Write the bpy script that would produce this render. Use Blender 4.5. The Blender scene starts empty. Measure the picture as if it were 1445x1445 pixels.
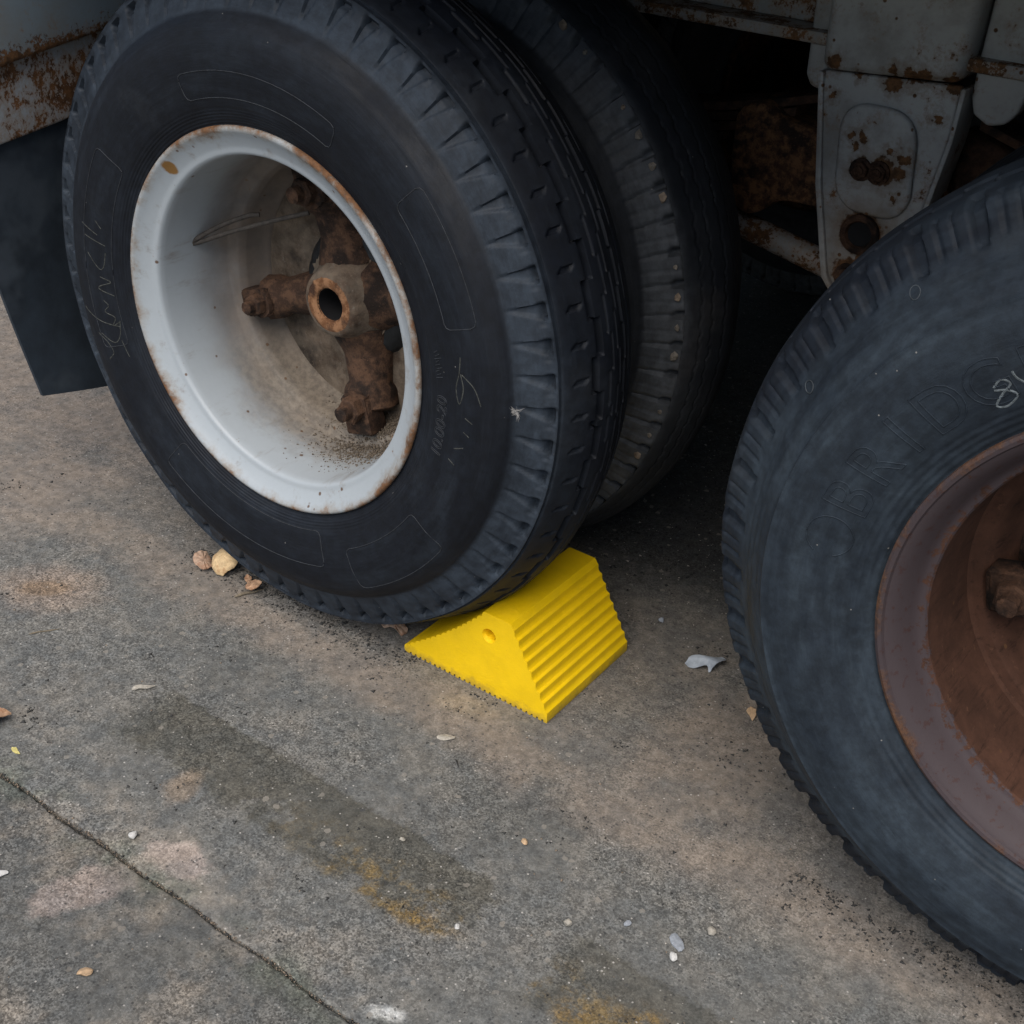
import bpy, bmesh, math, random
import numpy as np
from mathutils import Vector, Matrix, Euler

random.seed(7); np.random.seed(7)
S = bpy.context.scene
COL = S.collection
R = math.radians

# ------------------------------------------------------------------ camera
cam_d = bpy.data.cameras.new('camera')
cam = bpy.data.objects.new('camera', cam_d); COL.objects.link(cam)
YAW, PITCH, ROLL = -0.5924, -0.5495, 0.0633
f_ = Vector((math.sin(YAW)*math.cos(PITCH), math.cos(YAW)*math.cos(PITCH), math.sin(PITCH)))
r_ = f_.cross(Vector((0, 0, 1))).normalized(); u_ = r_.cross(f_)
r2 = math.cos(ROLL)*r_ + math.sin(ROLL)*u_
u2 = -math.sin(ROLL)*r_ + math.cos(ROLL)*u_
m3 = Matrix((r2, u2, -f_)).transposed()
cam.matrix_world = Matrix.Translation((1.2311, -1.174, 1.252)) @ m3.to_4x4()
cam_d.sensor_width = 36; cam_d.lens = 1782.07/1445*36
cam_d.clip_start = 0.02; cam_d.clip_end = 500
S.camera = cam

# ------------------------------------------------------------------ sky, sun, exposure
SUN_EL, SUN_AZ = 58, 168          # azimuth clockwise from +Y
w = bpy.data.worlds.new('World'); S.world = w; w.use_nodes = True
nt = w.node_tree; bg = nt.nodes['Background']
sky = nt.nodes.new('ShaderNodeTexSky'); sky.sky_type = 'NISHITA'; sky.sun_disc = False
sky.sun_elevation = R(SUN_EL); sky.sun_rotation = R(SUN_AZ)
sky.air_density = 1.0; sky.dust_density = 1.5; sky.ozone_density = 1.0
nt.links.new(sky.outputs[0], bg.inputs[0]); bg.inputs[1].default_value = 0.09
sd = bpy.data.lights.new('sun', 'SUN'); sd.energy = 2.8; sd.angle = R(60); sd.color = (1.0, 0.94, 0.86)
sun = bpy.data.objects.new('sun', sd); COL.objects.link(sun)
el, az = R(SUN_EL), R(SUN_AZ)
sdir = Vector((math.sin(az)*math.cos(el), math.cos(az)*math.cos(el), math.sin(el)))
sun.rotation_euler = (-sdir).to_track_quat('-Z', 'Y').to_euler()
S.view_settings.view_transform = 'Standard'; S.view_settings.look = 'None'
S.view_settings.exposure = 0.42; S.view_settings.gamma = 1.0
S.render.engine = 'CYCLES'
S.cycles.use_denoising = True; S.cycles.denoising_prefilter = 'NONE'; S.cycles.use_adaptive_sampling = True; S.cycles.adaptive_threshold = .02
S.cycles.max_bounces = 4; S.cycles.diffuse_bounces = 3; S.cycles.glossy_bounces = 2

# ------------------------------------------------------------------ node helper
class NB:
    def __init__(s, name):
        s.m = bpy.data.materials.new(name); s.m.use_nodes = True
        s.t = s.m.node_tree; s.b = s.t.nodes['Principled BSDF']
        s.tc = s.t.nodes.new('ShaderNodeTexCoord'); s.P = s.tc.outputs['Object']
    def n(s, kind): return s.t.nodes.new('ShaderNode'+kind)
    def lk(s, a, b):
        if hasattr(a, 'is_linked') or hasattr(a, 'links'): s.t.links.new(a, b)
        elif isinstance(a, (tuple, list)) and len(a) == 3 and len(getattr(b, 'default_value', [0]*3)) == 4: b.default_value = (*a, 1)
        else: b.default_value = a
    def math(s, op, a, b=0.0, c=None, clamp=False):
        x = s.n('Math'); x.operation = op; x.use_clamp = clamp
        s.lk(a, x.inputs[0]); s.lk(b, x.inputs[1])
        if c is not None: s.lk(c, x.inputs[2])
        return x.outputs[0]
    def noise(s, scale, detail=3, rough=.55, dist=0, vec=None, col=False):
        x = s.n('TexNoise'); s.lk(s.P if vec is None else vec, x.inputs['Vector'])
        x.inputs['Scale'].default_value = scale; x.inputs['Detail'].default_value = detail
        x.inputs['Roughness'].default_value = rough; x.inputs['Distortion'].default_value = dist
        return x.outputs['Color' if col else 'Fac']
    def voro(s, scale, out='Distance', feat='F1', vec=None):
        x = s.n('TexVoronoi'); x.feature = feat; s.lk(s.P if vec is None else vec, x.inputs['Vector'])
        x.inputs['Scale'].default_value = scale
        return x.outputs[out]
    def ramp(s, v, a, b, lo=0., hi=1.):
        x = s.n('MapRange'); x.clamp = True; x.interpolation_type = 'SMOOTHSTEP'
        s.lk(v, x.inputs[0]); x.inputs[1].default_value = a; x.inputs[2].default_value = b
        x.inputs[3].default_value = lo; x.inputs[4].default_value = hi
        return x.outputs[0]
    def mix(s, f, a, b, mode='MIX'):
        x = s.n('MixRGB'); x.blend_type = mode; s.lk(f, x.inputs[0]); s.lk(a, x.inputs[1]); s.lk(b, x.inputs[2])
        return x.outputs[0]
    def xyz(s, v=None):
        x = s.n('SeparateXYZ'); s.lk(s.P if v is None else v, x.inputs[0]); return x.outputs
    def comb(s, x, y, z):
        c = s.n('CombineXYZ'); s.lk(x, c.inputs[0]); s.lk(y, c.inputs[1]); s.lk(z, c.inputs[2]); return c.outputs[0]
    def vmath(s, op, a, b):
        x = s.n('VectorMath'); x.operation = op; s.lk(a, x.inputs[0]); s.lk(b, x.inputs[1]); return x.outputs[0]
    def bump(s, h, strength, dist, prev=None):
        x = s.n('Bump'); x.inputs['Strength'].default_value = strength; x.inputs['Distance'].default_value = dist
        s.lk(h, x.inputs['Height'])
        if prev is not None: s.lk(prev, x.inputs['Normal'])
        return x.outputs[0]
    def done(s, col, rough, nrm=None, spec=.4, metal=0.):
        s.lk(col, s.b.inputs['Base Color']); s.lk(rough, s.b.inputs['Roughness'])
        s.b.inputs['Specular IOR Level'].default_value = spec; s.lk(metal, s.b.inputs['Metallic'])
        if nrm is not None: s.lk(nrm, s.b.inputs['Normal'])
        return s.m

def mat_ground():
    k = NB('weathered_concrete'); X, Y, Z = k.xyz()
    warp = k.vmath('SUBTRACT', k.noise(5, 4, .6, col=True), (.5, .5, .5))
    Wp = k.vmath('ADD', k.P, k.vmath('MULTIPLY', warp, (.16, .16, 0)))
    WX, WY, _ = k.xyz(Wp)
    fine = k.noise(330, 3, .8); mid = k.noise(55, 4, .65); big = k.noise(2.6, 4, .6); big2 = k.noise(7, 4, .65, vec=k.vmath('ADD', k.P, (3.1, 1.7, 0)))
    grey = (.122, .122, .116); tan = (.225, .198, .166); dark = (.088, .089, .085)
    tanm = k.ramp(big2, .46, .62)
    # wind-blown dust that has settled along the line of the wheels and at the trailer's tail
    band = k.math('MULTIPLY', k.ramp(WY, -.10, .0), k.ramp(WY, .62, .38))
    tail = k.math('MULTIPLY', k.ramp(WX, -.42, -.62), k.ramp(WY, -.22, -.05))
    foot = k.math('MAXIMUM', k.ramp(k.math('ABSOLUTE', k.math('SUBTRACT', WY, -.015)), .085, .02), k.math('MULTIPLY', k.ramp(k.math('ABSOLUTE', k.math('SUBTRACT', WX, .72)), .18, .05), k.math('MULTIPLY', k.ramp(WY, -.08, .04), k.ramp(WY, .48, .34))))
    dust = k.math('MAXIMUM', k.math('MAXIMUM', k.math('MULTIPLY', band, .38), k.math('MULTIPLY', foot, .85)), tail)
    dustm = k.math('MULTIPLY', dust, k.ramp(k.noise(4.2, 5, .65), .28, .52), clamp=True)
    near = k.ramp(WY, -.30, -.55)
    base = k.mix(k.math('MULTIPLY', tanm, k.math('ADD', .18, k.math('MULTIPLY', near, .55))), grey, tan)
    base = k.mix(k.ramp(big, .56, .68, 0, .55), base, dark)
    base = k.mix(dustm, base, (.190, .163, .138))
    # worn painted stripe
    nst = k.noise(38, 5, .7); YS = k.math('ADD', Y, k.math('MULTIPLY', k.math('SUBTRACT', nst, .5), .045)); XS = k.math('ADD', X, k.math('MULTIPLY', k.math('SUBTRACT', nst, .5), .10))
    st = k.math('MULTIPLY', k.ramp(YS, -.362, -.338), k.ramp(YS, -.226, -.234))
    seg = k.math('MAXIMUM', k.math('MULTIPLY', k.ramp(XS, -.03, .03), k.ramp(XS, .63, .60)), k.math('MULTIPLY', k.ramp(XS, .72, .75), .85))
    st = k.math('MULTIPLY', st, seg)
    st = k.math('MULTIPLY', st, k.ramp(k.math('ADD', k.noise(11, 5, .7, vec=k.vmath('ADD', k.P, (.3, 5.1, 0))), k.math('MULTIPLY', k.ramp(YS, -.36, -.25), .16)), .42, .56))
    base = k.mix(k.math('MULTIPLY', st, .9), base, (.078, .075, .064))
    och = k.math('MULTIPLY', st, k.math('MULTIPLY', k.ramp(k.noise(24, 5, .75), .47, .66), k.math('MULTIPLY', k.ramp(X, .22, .5), k.ramp(YS, -.25, -.32))))
    base = k.mix(k.math('MULTIPLY', och, .75), base, (.170, .115, .042))
    def blob(cx, cy, sx, sy, rot, soft, amp=.35):
        dx = k.math('SUBTRACT', X, cx); dy = k.math('SUBTRACT', Y, cy); c, s_ = math.cos(rot), math.sin(rot)
        a = k.math('DIVIDE', k.math('ADD', k.math('MULTIPLY', dx, c), k.math('MULTIPLY', dy, s_)), sx)
        b = k.math('DIVIDE', k.math('ADD', k.math('MULTIPLY', dx, -s_), k.math('MULTIPLY', dy, c)), sy)
        d = k.math('SQRT', k.math('ADD', k.math('MULTIPLY', a, a), k.math('MULTIPLY', b, b)))
        d = k.math('ADD', d, k.math('MULTIPLY', k.math('SUBTRACT', k.noise(26, 4, .65), .5), amp*4))
        return k.ramp(d, 1+soft, 1-soft)
    b1 = k.math('MAXIMUM', blob(.262, -.455, .045, .03, .3, .2), blob(.215, -.545, .03, .085, -.35, .25))
    base = k.mix(k.math('MULTIPLY', b1, .75), base, (.30, .25, .222))
    b2 = blob(-.355, -.184, .085, .06, .5, .5, .2); base = k.mix(k.math('MULTIPLY', b2, .7), base, (.245, .19, .15))
    b3 = blob(-.362, -.190, .042, .022, .6, .4, .2); base = k.mix(k.math('MULTIPLY', b3, .6), base, (.17, .115, .07))
    b4 = blob(.623, -.463, .020, .008, .4, .6, .6); base = k.mix(k.math('MULTIPLY', b4, .6), base, (.6, .6, .58))
    b5 = blob(.36, .02, .05, .02, .3, .5, .3); base = k.mix(k.math('MULTIPLY', b5, .5), base, (.27, .225, .165))
    b6 = blob(.168, -.36, .02, .035, .2, .5, .4); base = k.mix(k.math('MULTIPLY', b6, .5), base, (.26, .19, .13))
    for bx_, by_, sx_, sy_ in ((.875, -.295, .055, .022), (.80, -.335, .030, .018), (.56, -.335, .05, .014)):
        bo = blob(bx_, by_, sx_, sy_, .1, .5, .55); base = k.mix(k.math('MULTIPLY', k.math('MULTIPLY', bo, k.ramp(k.noise(60, 4, .75), .36, .60)), .62), base, (.205, .130, .040))
    # green algae beside the joint
    gj = k.math('MULTIPLY', k.ramp(k.math('ABSOLUTE', k.math('ADD', Y, .498)), .05, .0), k.ramp(k.noise(13, 4), .42, .62))
    base = k.mix(k.math('MULTIPLY', gj, .45), base, (.09, .105, .075))
    # near-black tone deep under the axle, where the black grit lies
    under_dark = k.math('MULTIPLY', k.ramp(WY, .42, .60), k.ramp(X, -.5, -.2))
    base = k.mix(k.math('MULTIPLY', under_dark, .85), base, (.035, .036, .037))
    # exposed aggregate speckle
    gv = k.xyz(k.voro(420, 'Color')); gv2 = k.xyz(k.voro(210, 'Color', vec=k.vmath('ADD', k.P, (.7, .3, .1))))
    cell = k.math('ADD', k.math('MULTIPLY', gv[0], .72), k.math('MULTIPLY', gv2[1], .28))
    sp = k.math('MULTIPLY', k.ramp(cell, .12, .88, .58, 1.44), k.ramp(fine, .34, .68, .70, 1.32)); amt = k.math('MULTIPLY', k.math('SUBTRACT', 1.0, k.math('MULTIPLY', dustm, .5)), k.ramp(k.noise(4.5, 4, .65, vec=k.vmath('ADD', k.P, (8, 3, 0))), .36, .62, .35, 1.0))
    spc = k.mix(amt, (1, 1, 1), sp); base = k.mix(1.0, base, spc, 'MULTIPLY')
    base = k.mix(1.0, base, k.ramp(mid, .32, .68, .80, 1.20), 'MULTIPLY'); m20 = k.noise(17, 4, .7, vec=k.vmath('ADD', k.P, (2.2, 9.1, 0))); base = k.mix(1.0, base, k.mix(k.ramp(m20, .36, .64), (.88, .90, .92), (1.12, 1.09, 1.05)), 'MULTIPLY')
    vc = k.xyz(k.voro(230, 'Color'))
    gr = k.math('MULTIPLY', k.ramp(vc[0], .90, .97), k.ramp(k.voro(230), .40, .15)); base = k.mix(k.math('MULTIPLY', gr, k.math('MULTIPLY', vc[2], .75)), base, (.52, .49, .45))
    gd = k.math('MULTIPLY', k.ramp(vc[1], .91, .93), k.ramp(k.voro(230), .5, .3)); base = k.mix(k.math('MULTIPLY', gd, .7), base, (.04, .04, .04))
    vs = k.vmath('ADD', k.P, k.vmath('MULTIPLY', k.vmath('SUBTRACT', k.noise(140, 2, .6, col=True), (.5, .5, .5)), (.008, .008, 0)))
    bc = k.xyz(k.voro(95, 'Color', vec=vs)); bd = k.voro(95, vec=vs)
    stn = k.math('MULTIPLY', k.ramp(bc[0], .86, .88), k.ramp(k.math('SUBTRACT', bd, k.math('MULTIPLY', bc[1], .25)), .26, .18))
    base = k.mix(k.math('MULTIPLY', stn, k.math('MULTIPLY', bc[2], .6)), base, k.mix(k.ramp(bc[1], .3, .7), (.055, .056, .058), (.27, .245, .21)))
    pit = k.math('MULTIPLY', k.ramp(k.noise(85, 3, .7), .64, .70), k.ramp(k.noise(8, 3), .50, .62)); base = k.mix(k.math('MULTIPLY', pit, .75), base, (.045, .045, .045))
    h = k.math('ADD', k.math('MULTIPLY', fine, .6), k.math('MULTIPLY', mid, .7))
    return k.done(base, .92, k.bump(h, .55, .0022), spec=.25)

def mat_rubber(name, base, dust, r0, r1, dustamt, blotch=.5, rough=.62):
    """tyre rubber; r0..r1 is the scuffed, dusty shoulder; coordinates are the wheel's own (axis along Y)"""
    k = NB(name); X, Y, Z = k.xyz()
    rad = k.math('SQRT', k.math('ADD', k.math('MULTIPLY', X, X), k.math('MULTIPLY', Z, Z)))
    cx_ = k.math('DIVIDE', X, rad); cz_ = k.math('DIVIDE', Z, rad)
    def polar(ka, kr, off): return k.comb(k.math('ADD', k.math('MULTIPLY', cx_, ka), off), k.math('MULTIPLY', rad, kr), k.math('MULTIPLY', cz_, ka))
    n1 = k.noise(1, 5, .7, vec=polar(3.2, 30, 1)); n2 = k.noise(60, 4, .7); n3 = k.noise(1, 4, .65, vec=polar(1.5, 17, 5))
    streak = k.noise(1, 4, .7, vec=polar(5, 260, 0))
    shoulder = k.math('MULTIPLY', k.ramp(rad, r0-.004, r0+.004), k.ramp(rad, r1+.010, r1-.004))
    d = k.math('ADD', k.math('MULTIPLY', shoulder, dustamt), k.math('MULTIPLY', k.ramp(n3, .42, .66), blotch))
    d = k.math('MULTIPLY', d, k.ramp(n1, .25, .65, .35, 1.0), clamp=True)
    d = k.math('ADD', d, k.math('MULTIPLY', k.ramp(streak, .5, .75), .12), clamp=True)
    col = k.mix(d, base, dust)
    brn = k.ramp(k.noise(5, 5, .7, vec=k.vmath('ADD', k.P, (7, 7, 1))), .55, .72, 0, .35)
    col = k.mix(brn, col, tuple(c*s for c, s in zip(dust, (.80, .68, .60))))
    col = k.mix(1., col, k.ramp(n2, .3, .7, .75, 1.25), 'MULTIPLY')
    vc = k.xyz(k.voro(150, 'Color')); fl = k.math('MULTIPLY', k.ramp(vc[0], .993, .995), k.ramp(k.voro(150), .20, .05))
    col = k.mix(k.math('MULTIPLY', fl, .6), col, (.35, .33, .30))
    h = k.math('ADD', k.math('MULTIPLY', n2, .5), k.math('MULTIPLY', streak, .6))
    return k.done(col, k.ramp(n1, .3, .7, rough-.08, rough+.14), k.bump(h, .45, .0012), spec=.30)

def mat_rust(name, a=(.046, .025, .016), b=(.108, .058, .034), c=(.018, .011, .008), scale=55, bump=.8, dusty=0.):
    k = NB(name)
    n1 = k.noise(scale, 6, .7); n2 = k.noise(scale*6, 4, .7); n3 = k.noise(scale*.4, 4, .6)
    col = k.mix(k.ramp(n1, .40, .60), a, b); col = k.mix(k.ramp(n3, .47, .62), col, c); col = k.mix(k.ramp(k.noise(scale*1.7, 5, .75, vec=k.vmath('ADD', k.P, (3, 1, 7))), .60, .68, 0, .7), col, (.17, .15, .13) if dusty else tuple(v*.35 for v in a))
    col = k.mix(k.ramp(n2, .58, .72, 0, .5), col, tuple(v*1.5 for v in b))
    if dusty:
        nz = k.n('NewGeometry'); up = k.xyz(nz.outputs['Normal'])[2]
        col = k.mix(k.math('MULTIPLY', k.ramp(k.noise(14, 5, .65), .35, .6), dusty), col, (.23, .19, .145))
    h = k.math('ADD', n1, k.math('MULTIPLY', n2, .7))
    return k.done(col, .85, k.bump(h, bump, .003), spec=.3)

def mat_paint(name, paint, rust=(.13, .06, .022), dens=.62, speck=.9, scale=9, stretch=(1, 1, 1), dirt=.3, dirtcol=(.20, .16, .11), rough=.5, blobs=(), edge=None):
    k = NB(name); V = k.vmath('MULTIPLY', k.P, stretch)
    n1 = k.noise(scale, 6, .7, vec=V); n2 = k.noise(scale*9, 5, .7, vec=V); n3 = k.noise(scale*.6, 5, .65, vec=k.vmath('ADD', V, (5, 3, 1)))
    chip = k.ramp(k.math('ADD', k.math('MULTIPLY', n1, .65), k.math('MULTIPLY', n2, .35)), dens, dens+.03)
    vc = k.xyz(k.voro(95, 'Color', vec=V)); sp = k.math('MULTIPLY', k.ramp(vc[0], speck, speck+.02), k.ramp(k.voro(95, vec=V), .34, .2))
    halo = k.ramp(k.math('ADD', k.math('MULTIPLY', n1, .65), k.math('MULTIPLY', n2, .35)), dens-.09, dens+.02)
    col = k.mix(k.ramp(n2, .3, .7, 0, .18), paint, tuple(v*.75 for v in paint))
    col = k.mix(k.math('MULTIPLY', k.ramp(n3, .42, .68), dirt), col, dirtcol)
    col = k.mix(k.math('MULTIPLY', halo, .5), col, tuple((p_*.5+q*1.2) for p_, q in zip(dirtcol, rust)))
    rc = k.mix(k.ramp(k.noise(70, 4, .7), .35, .65), tuple(v*.45 for v in rust), tuple(v*1.3 for v in rust))
    mk = k.math('MAXIMUM', chip, sp)
    if edge:      # rust creeping up from a lower edge: z0 + slope * (y - y0)
        X, Y, Z = k.xyz(); ez = k.math('SUBTRACT', Z, k.math('ADD', edge[0], k.math('MULTIPLY', k.math('SUBTRACT', Y, edge[2]), edge[1])))
        ez = k.math('ADD', ez, k.math('MULTIPLY', k.math('SUBTRACT', k.math('ADD', k.math('MULTIPLY', n1, .5), k.math('MULTIPLY', n2, .5)), .5), .16))
        mk = k.math('MAXIMUM', mk, k.ramp(ez, edge[3], edge[3]*.5))
    if blobs:
        X, Y, Z = k.xyz(); nb = k.math('MULTIPLY', k.math('SUBTRACT', k.noise(70, 4, .7), .5), .030)
        bl = None; hl = None
        for bx, bz, br in blobs:
            dx = k.math('SUBTRACT', X, bx); dz = k.math('SUBTRACT', Z, bz)
            d = k.math('ADD', k.math('SQRT', k.math('ADD', k.math('MULTIPLY', dx, dx), k.math('MULTIPLY', dz, dz))), nb)
            e = k.ramp(d, br*1.08, br*.88); bl = e if bl is None else k.math('MAXIMUM', bl, e)
            g = k.ramp(k.math('ADD', d, nb), br*1.9+.006, br*.8); hl = g if hl is None else k.math('MAXIMUM', hl, g)
        mk = k.math('MAXIMUM', mk, bl)
        col = k.mix(k.math('MULTIPLY', hl, .55), col, (.16, .105, .06))
    col = k.mix(mk, col, rc)
    h = k.math('ADD', k.math('MULTIPLY', mk, -.5), k.math('MULTIPLY', n2, .15))
    return k.done(col, k.math('ADD', rough, k.math('MULTIPLY', mk, .35)), k.bump(h, .6, .0012), spec=.45)

def mat_rim(name, paint, edge, inner, r_edge, rust_edge, inner_rust, sand, spot=None):
    """wheel rim: paint on the lip, rust eating in from the flange edge, dirt and rust in the barrel (wheel's own coordinates)"""
    k = NB(name); X, Y, Z = k.xyz()
    rad = k.math('SQRT', k.math('ADD', k.math('MULTIPLY', X, X), k.math('MULTIPLY', Z, Z)))
    n1 = k.noise(16, 6, .7); n2 = k.noise(90, 5, .7); n3 = k.noise(6, 5, .65, vec=k.vmath('ADD', k.P, (1, 8, 3)))
    nn = k.math('ADD', k.math('MULTIPLY', n1, .7), k.math('MULTIPLY', n2, .3))
    col = k.mix(k.ramp(n2, .3, .7, 0, .12), paint, tuple(v*.8 for v in paint))
    # grimy band just inside the flange edge
    eb = k.math('ADD', k.math('SUBTRACT', rad, r_edge), k.math('ADD', k.math('MULTIPLY', k.math('SUBTRACT', nn, .5), .075), k.math('MULTIPLY', k.math('SUBTRACT', n3, .5), .045)))
    grime = k.ramp(eb, -.014, .004); col = k.mix(k.math('MULTIPLY', grime, .62*rust_edge*sand), col, (.25, .195, .135))
    er = k.ramp(eb, -.004, .010); col = k.mix(k.math('MULTIPLY', er, rust_edge), col, k.mix(k.ramp(n2, .35, .65), edge, tuple(v*2.2 for v in edge)))
    # barrel
    inb = k.ramp(k.math('ADD', Y, k.math('MULTIPLY', k.math('SUBTRACT', n3, .5), .10)) if sand else k.math('ADD', Y, k.math('MULTIPLY', k.math('SUBTRACT', n2, .5), .05)), inner_rust[0], inner_rust[1])
    ic = k.mix(k.ramp(n1, .35, .65), inner, tuple(v*1.6 for v in inner))
    if not sand:
        stk = k.noise(1, 5, .75, vec=k.comb(k.math('MULTIPLY', X, 120), k.math('MULTIPLY', Y, 14), k.math('MULTIPLY', Z, 120)))
        ic = k.mix(k.ramp(stk, .52, .70, 0, .75), ic, tuple(v*.4 for v in inner)); ic = k.mix(k.ramp(n2, .60, .70, 0, .6), ic, (.12, .06, .035))
        col = k.mix(k.ramp(n2, .56, .64, 0, .55), col, (.050, .020, .014))
    col = k.mix(k.math('MULTIPLY', inb, inner_rust[2]), col, ic)
    if sand:   # dirt that has slid to the bottom of the barrel and splashed round its back
        bot = k.math('MULTIPLY', k.ramp(k.math('ADD', Z, k.math('MULTIPLY', k.math('SUBTRACT', n3, .5), .16)), -.06, -.20), k.ramp(k.math('ADD', Y, k.math('MULTIPLY', k.math('SUBTRACT', n1, .5), .16)), .05, .13))
        col = k.mix(k.math('MULTIPLY', bot, .62), col, k.mix(k.ramp(n2, .35, .65), (.105, .085, .062), (.23, .19, .14)))
        run = k.ramp(k.noise(1, 5, .7, vec=k.comb(k.math('MULTIPLY', X, 34), k.math('MULTIPLY', Y, 9), k.math('MULTIPLY', Z, 34))), .55, .75)
        col = k.mix(k.math('MULTIPLY', run, .5), col, (.17, .13, .095))
    vc = k.xyz(k.voro(70, 'Color')); sp = k.math('MULTIPLY', k.ramp(vc[0], .93, .94), k.ramp(k.math('ADD', k.voro(70), k.math('MULTIPLY', k.math('SUBTRACT', n2, .5), .35)), .24, .12))
    col = k.mix(k.math('MULTIPLY', sp, .9), col, (.10, .05, .022))
    chip = k.ramp(nn, .62, .66); col = k.mix(k.math('MULTIPLY', chip, .8), col, (.17, .08, .03))
    if spot:
        dx = k.math('SUBTRACT', X, spot[0]); dz = k.math('SUBTRACT', Z, spot[1])
        dd = k.math('SQRT', k.math('ADD', k.math('MULTIPLY', dx, dx), k.math('MULTIPLY', dz, dz)))
        dd = k.math('ADD', dd, k.math('MULTIPLY', k.math('SUBTRACT', n2, .5), .008))
        col = k.mix(k.ramp(dd, .0125, .0085), col, (.24, .125, .035))
    h = k.math('ADD', k.math('MULTIPLY', er, .4), k.math('ADD', k.math('MULTIPLY', n2, .25), k.math('MULTIPLY', chip, -.4)))
    rg = k.math('ADD', .42 if sand else .62, k.math('MULTIPLY', k.math('MAXIMUM', k.math('MULTIPLY', er, rust_edge), k.math('MULTIPLY', inb, inner_rust[2])), .42 if sand else .25))
    return k.done(col, rg, k.bump(h, .5 if sand else .9, .0012 if sand else .0016), spec=.45 if sand else .25)

def mat_simple(name, col, rough=.8, var=.25, scale=60, bump=.3, spec=.35, second=None):
    k = NB(name); n1 = k.noise(scale, 5, .65); n2 = k.noise(scale*7, 3, .7)
    c = k.mix(1., col, k.ramp(n1, .25, .75, 1-var, 1+var), 'MULTIPLY')
    if second: c = k.mix(k.ramp(k.noise(scale*.6, 4, .6), .48, .64), c, second)
    return k.done(c, rough, k.bump(k.math('ADD', n1, k.math('MULTIPLY', n2, .4)), bump, .0015), spec=spec)

M = {}
M['ground'] = mat_ground()
M['tyre_a'] = mat_rubber('black_rubber', (.0042, .0058, .0098), (.030, .040, .054), .428, .482, .85, .28)
M['tyre_b'] = mat_rubber('dusty_black_rubber', (.007, .0085, .0115), (.052, .057, .064), .428, .482, .95, .35)
M['tyre_c'] = mat_rubber('chalky_grey_rubber', (.0055, .0088, .0150), (.031, .043, .056), .26, .46, .50, .62, .7)
M['rim_a'] = mat_rim('pale_blue_rim_paint', (.37, .405, .43), (.085, .040, .017), (.105, .074, .050), .281, 1.0, (.060, .17, .88), 1, (-.183, .194))
M['rim_b'] = mat_rim('rusted_rim_paint', (.058, .044, .047), (.060, .030, .016), (.052, .024, .015), .281, .95, (.0325, .0375, 1.0), 0)
M['rust'] = mat_rust('rust')
M['rust_dusty'] = mat_rust('dusty_rust', (.070, .043, .028), (.135, .092, .062), (.030, .02, .014), 40, .7, .45)
M['plate'] = mat_rust('grimy_drum_rust', (.052, .034, .022), (.135, .10, .072), (.020, .014, .011), 24, .8, .35)
M['rust_dark'] = mat_rust('dark_rust', (.040, .020, .012), (.085, .043, .025), (.014, .009, .007), 55, .9)
M['rust_orange'] = mat_rust('bright_rust', (.16, .07, .03), (.33, .17, .085), (.06, .03, .018), 60, .7)
HB = [(.523, .880, .011), (.556, .867, .006), (.607, .884, .007), (.634, .879, .012), (.609, .863, .013), (.654, .883, .011), (.694, .877, .013), (.683, .828, .008), (.565, .783, .006), (.582, .784, .0065), (.574, .768, .006), (.627, .774, .006), (.650, .764, .009), (.588, .739, .017), (.618, .741, .021), (.645, .745, .010), (.604, .642, .034), (.598, .577, .026), (.615, .60, .014), (.643, .708, .005), (.52, .83, .006)]
M['paint_hanger'] = mat_paint('grey_chassis_paint', (.36, .36, .35), blobs=HB, dens=.60, speck=.93, scale=17, dirt=.55, rough=.5, dirtcol=(.13, .115, .095))
M['paint_frame'] = mat_paint('flaking_chassis_paint', (.27, .27, .265), dens=.50, speck=.9, scale=22, dirt=.5)
M['paint_bumper'] = mat_paint('pale_blue_bumper_paint', (.22, .265, .295), dens=.60, speck=.88, scale=15, dirt=.35, rough=.5, edge=(.752, .15, -.10, .022))
M['rust_speckled'] = mat_rust('speckled_rust', (.060, .028, .015), (.20, .095, .042), (.022, .012, .009), 75, .9)
M['paint_valance'] = mat_paint('rust_eaten_white_paint', (.30, .32, .335), (.12, .052, .018), dens=.50, speck=.86, scale=24, stretch=(1, 1, .7), dirt=.45)
M['flap'] = mat_simple('mud_flap_rubber', (.020, .028, .038), .72, .4, 9, .6, second=(.048, .060, .074))
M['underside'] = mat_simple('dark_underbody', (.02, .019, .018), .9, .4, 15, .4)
def mat_chock():
    k = NB('yellow_polyurethane'); X, Y, Z = k.xyz(); n1 = k.noise(45, 5, .7); n2 = k.noise(260, 3, .7); n3 = k.noise(18, 4, .65)
    col = k.mix(1., (.93, .60, .004), k.ramp(n3, .3, .7, .93, 1.04), 'MULTIPLY')
    low = k.math('MULTIPLY', k.ramp(k.math('ADD', Z, k.math('MULTIPLY', k.math('SUBTRACT', n1, .5), .05)), .018, -.002), .5)
    col = k.mix(low, col, (.20, .135, .05))
    scf = k.ramp(k.noise(1, 5, .75, vec=k.vmath('MULTIPLY', k.P, (60, 60, 190))), .63, .72); col = k.mix(k.math('MULTIPLY', scf, .28), col, (.32, .19, .02))
    spk = k.ramp(n2, .70, .76); col = k.mix(k.math('MULTIPLY', spk, .35), col, (.25, .15, .02))
    flake = k.noise(1, 4, .7, vec=k.vmath('MULTIPLY', k.P, (140, 330, 140)))
    return k.done(col, k.ramp(n1, .3, .7, .42, .62), k.bump(k.math('ADD', n2, k.math('MULTIPLY', flake, 1.2)), .35, .0012), spec=.4)
M['yellow'] = mat_chock()
M['gasket'] = mat_simple('black_grease_gasket', (.012, .013, .014), .55, .4, 60, .6)
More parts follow.
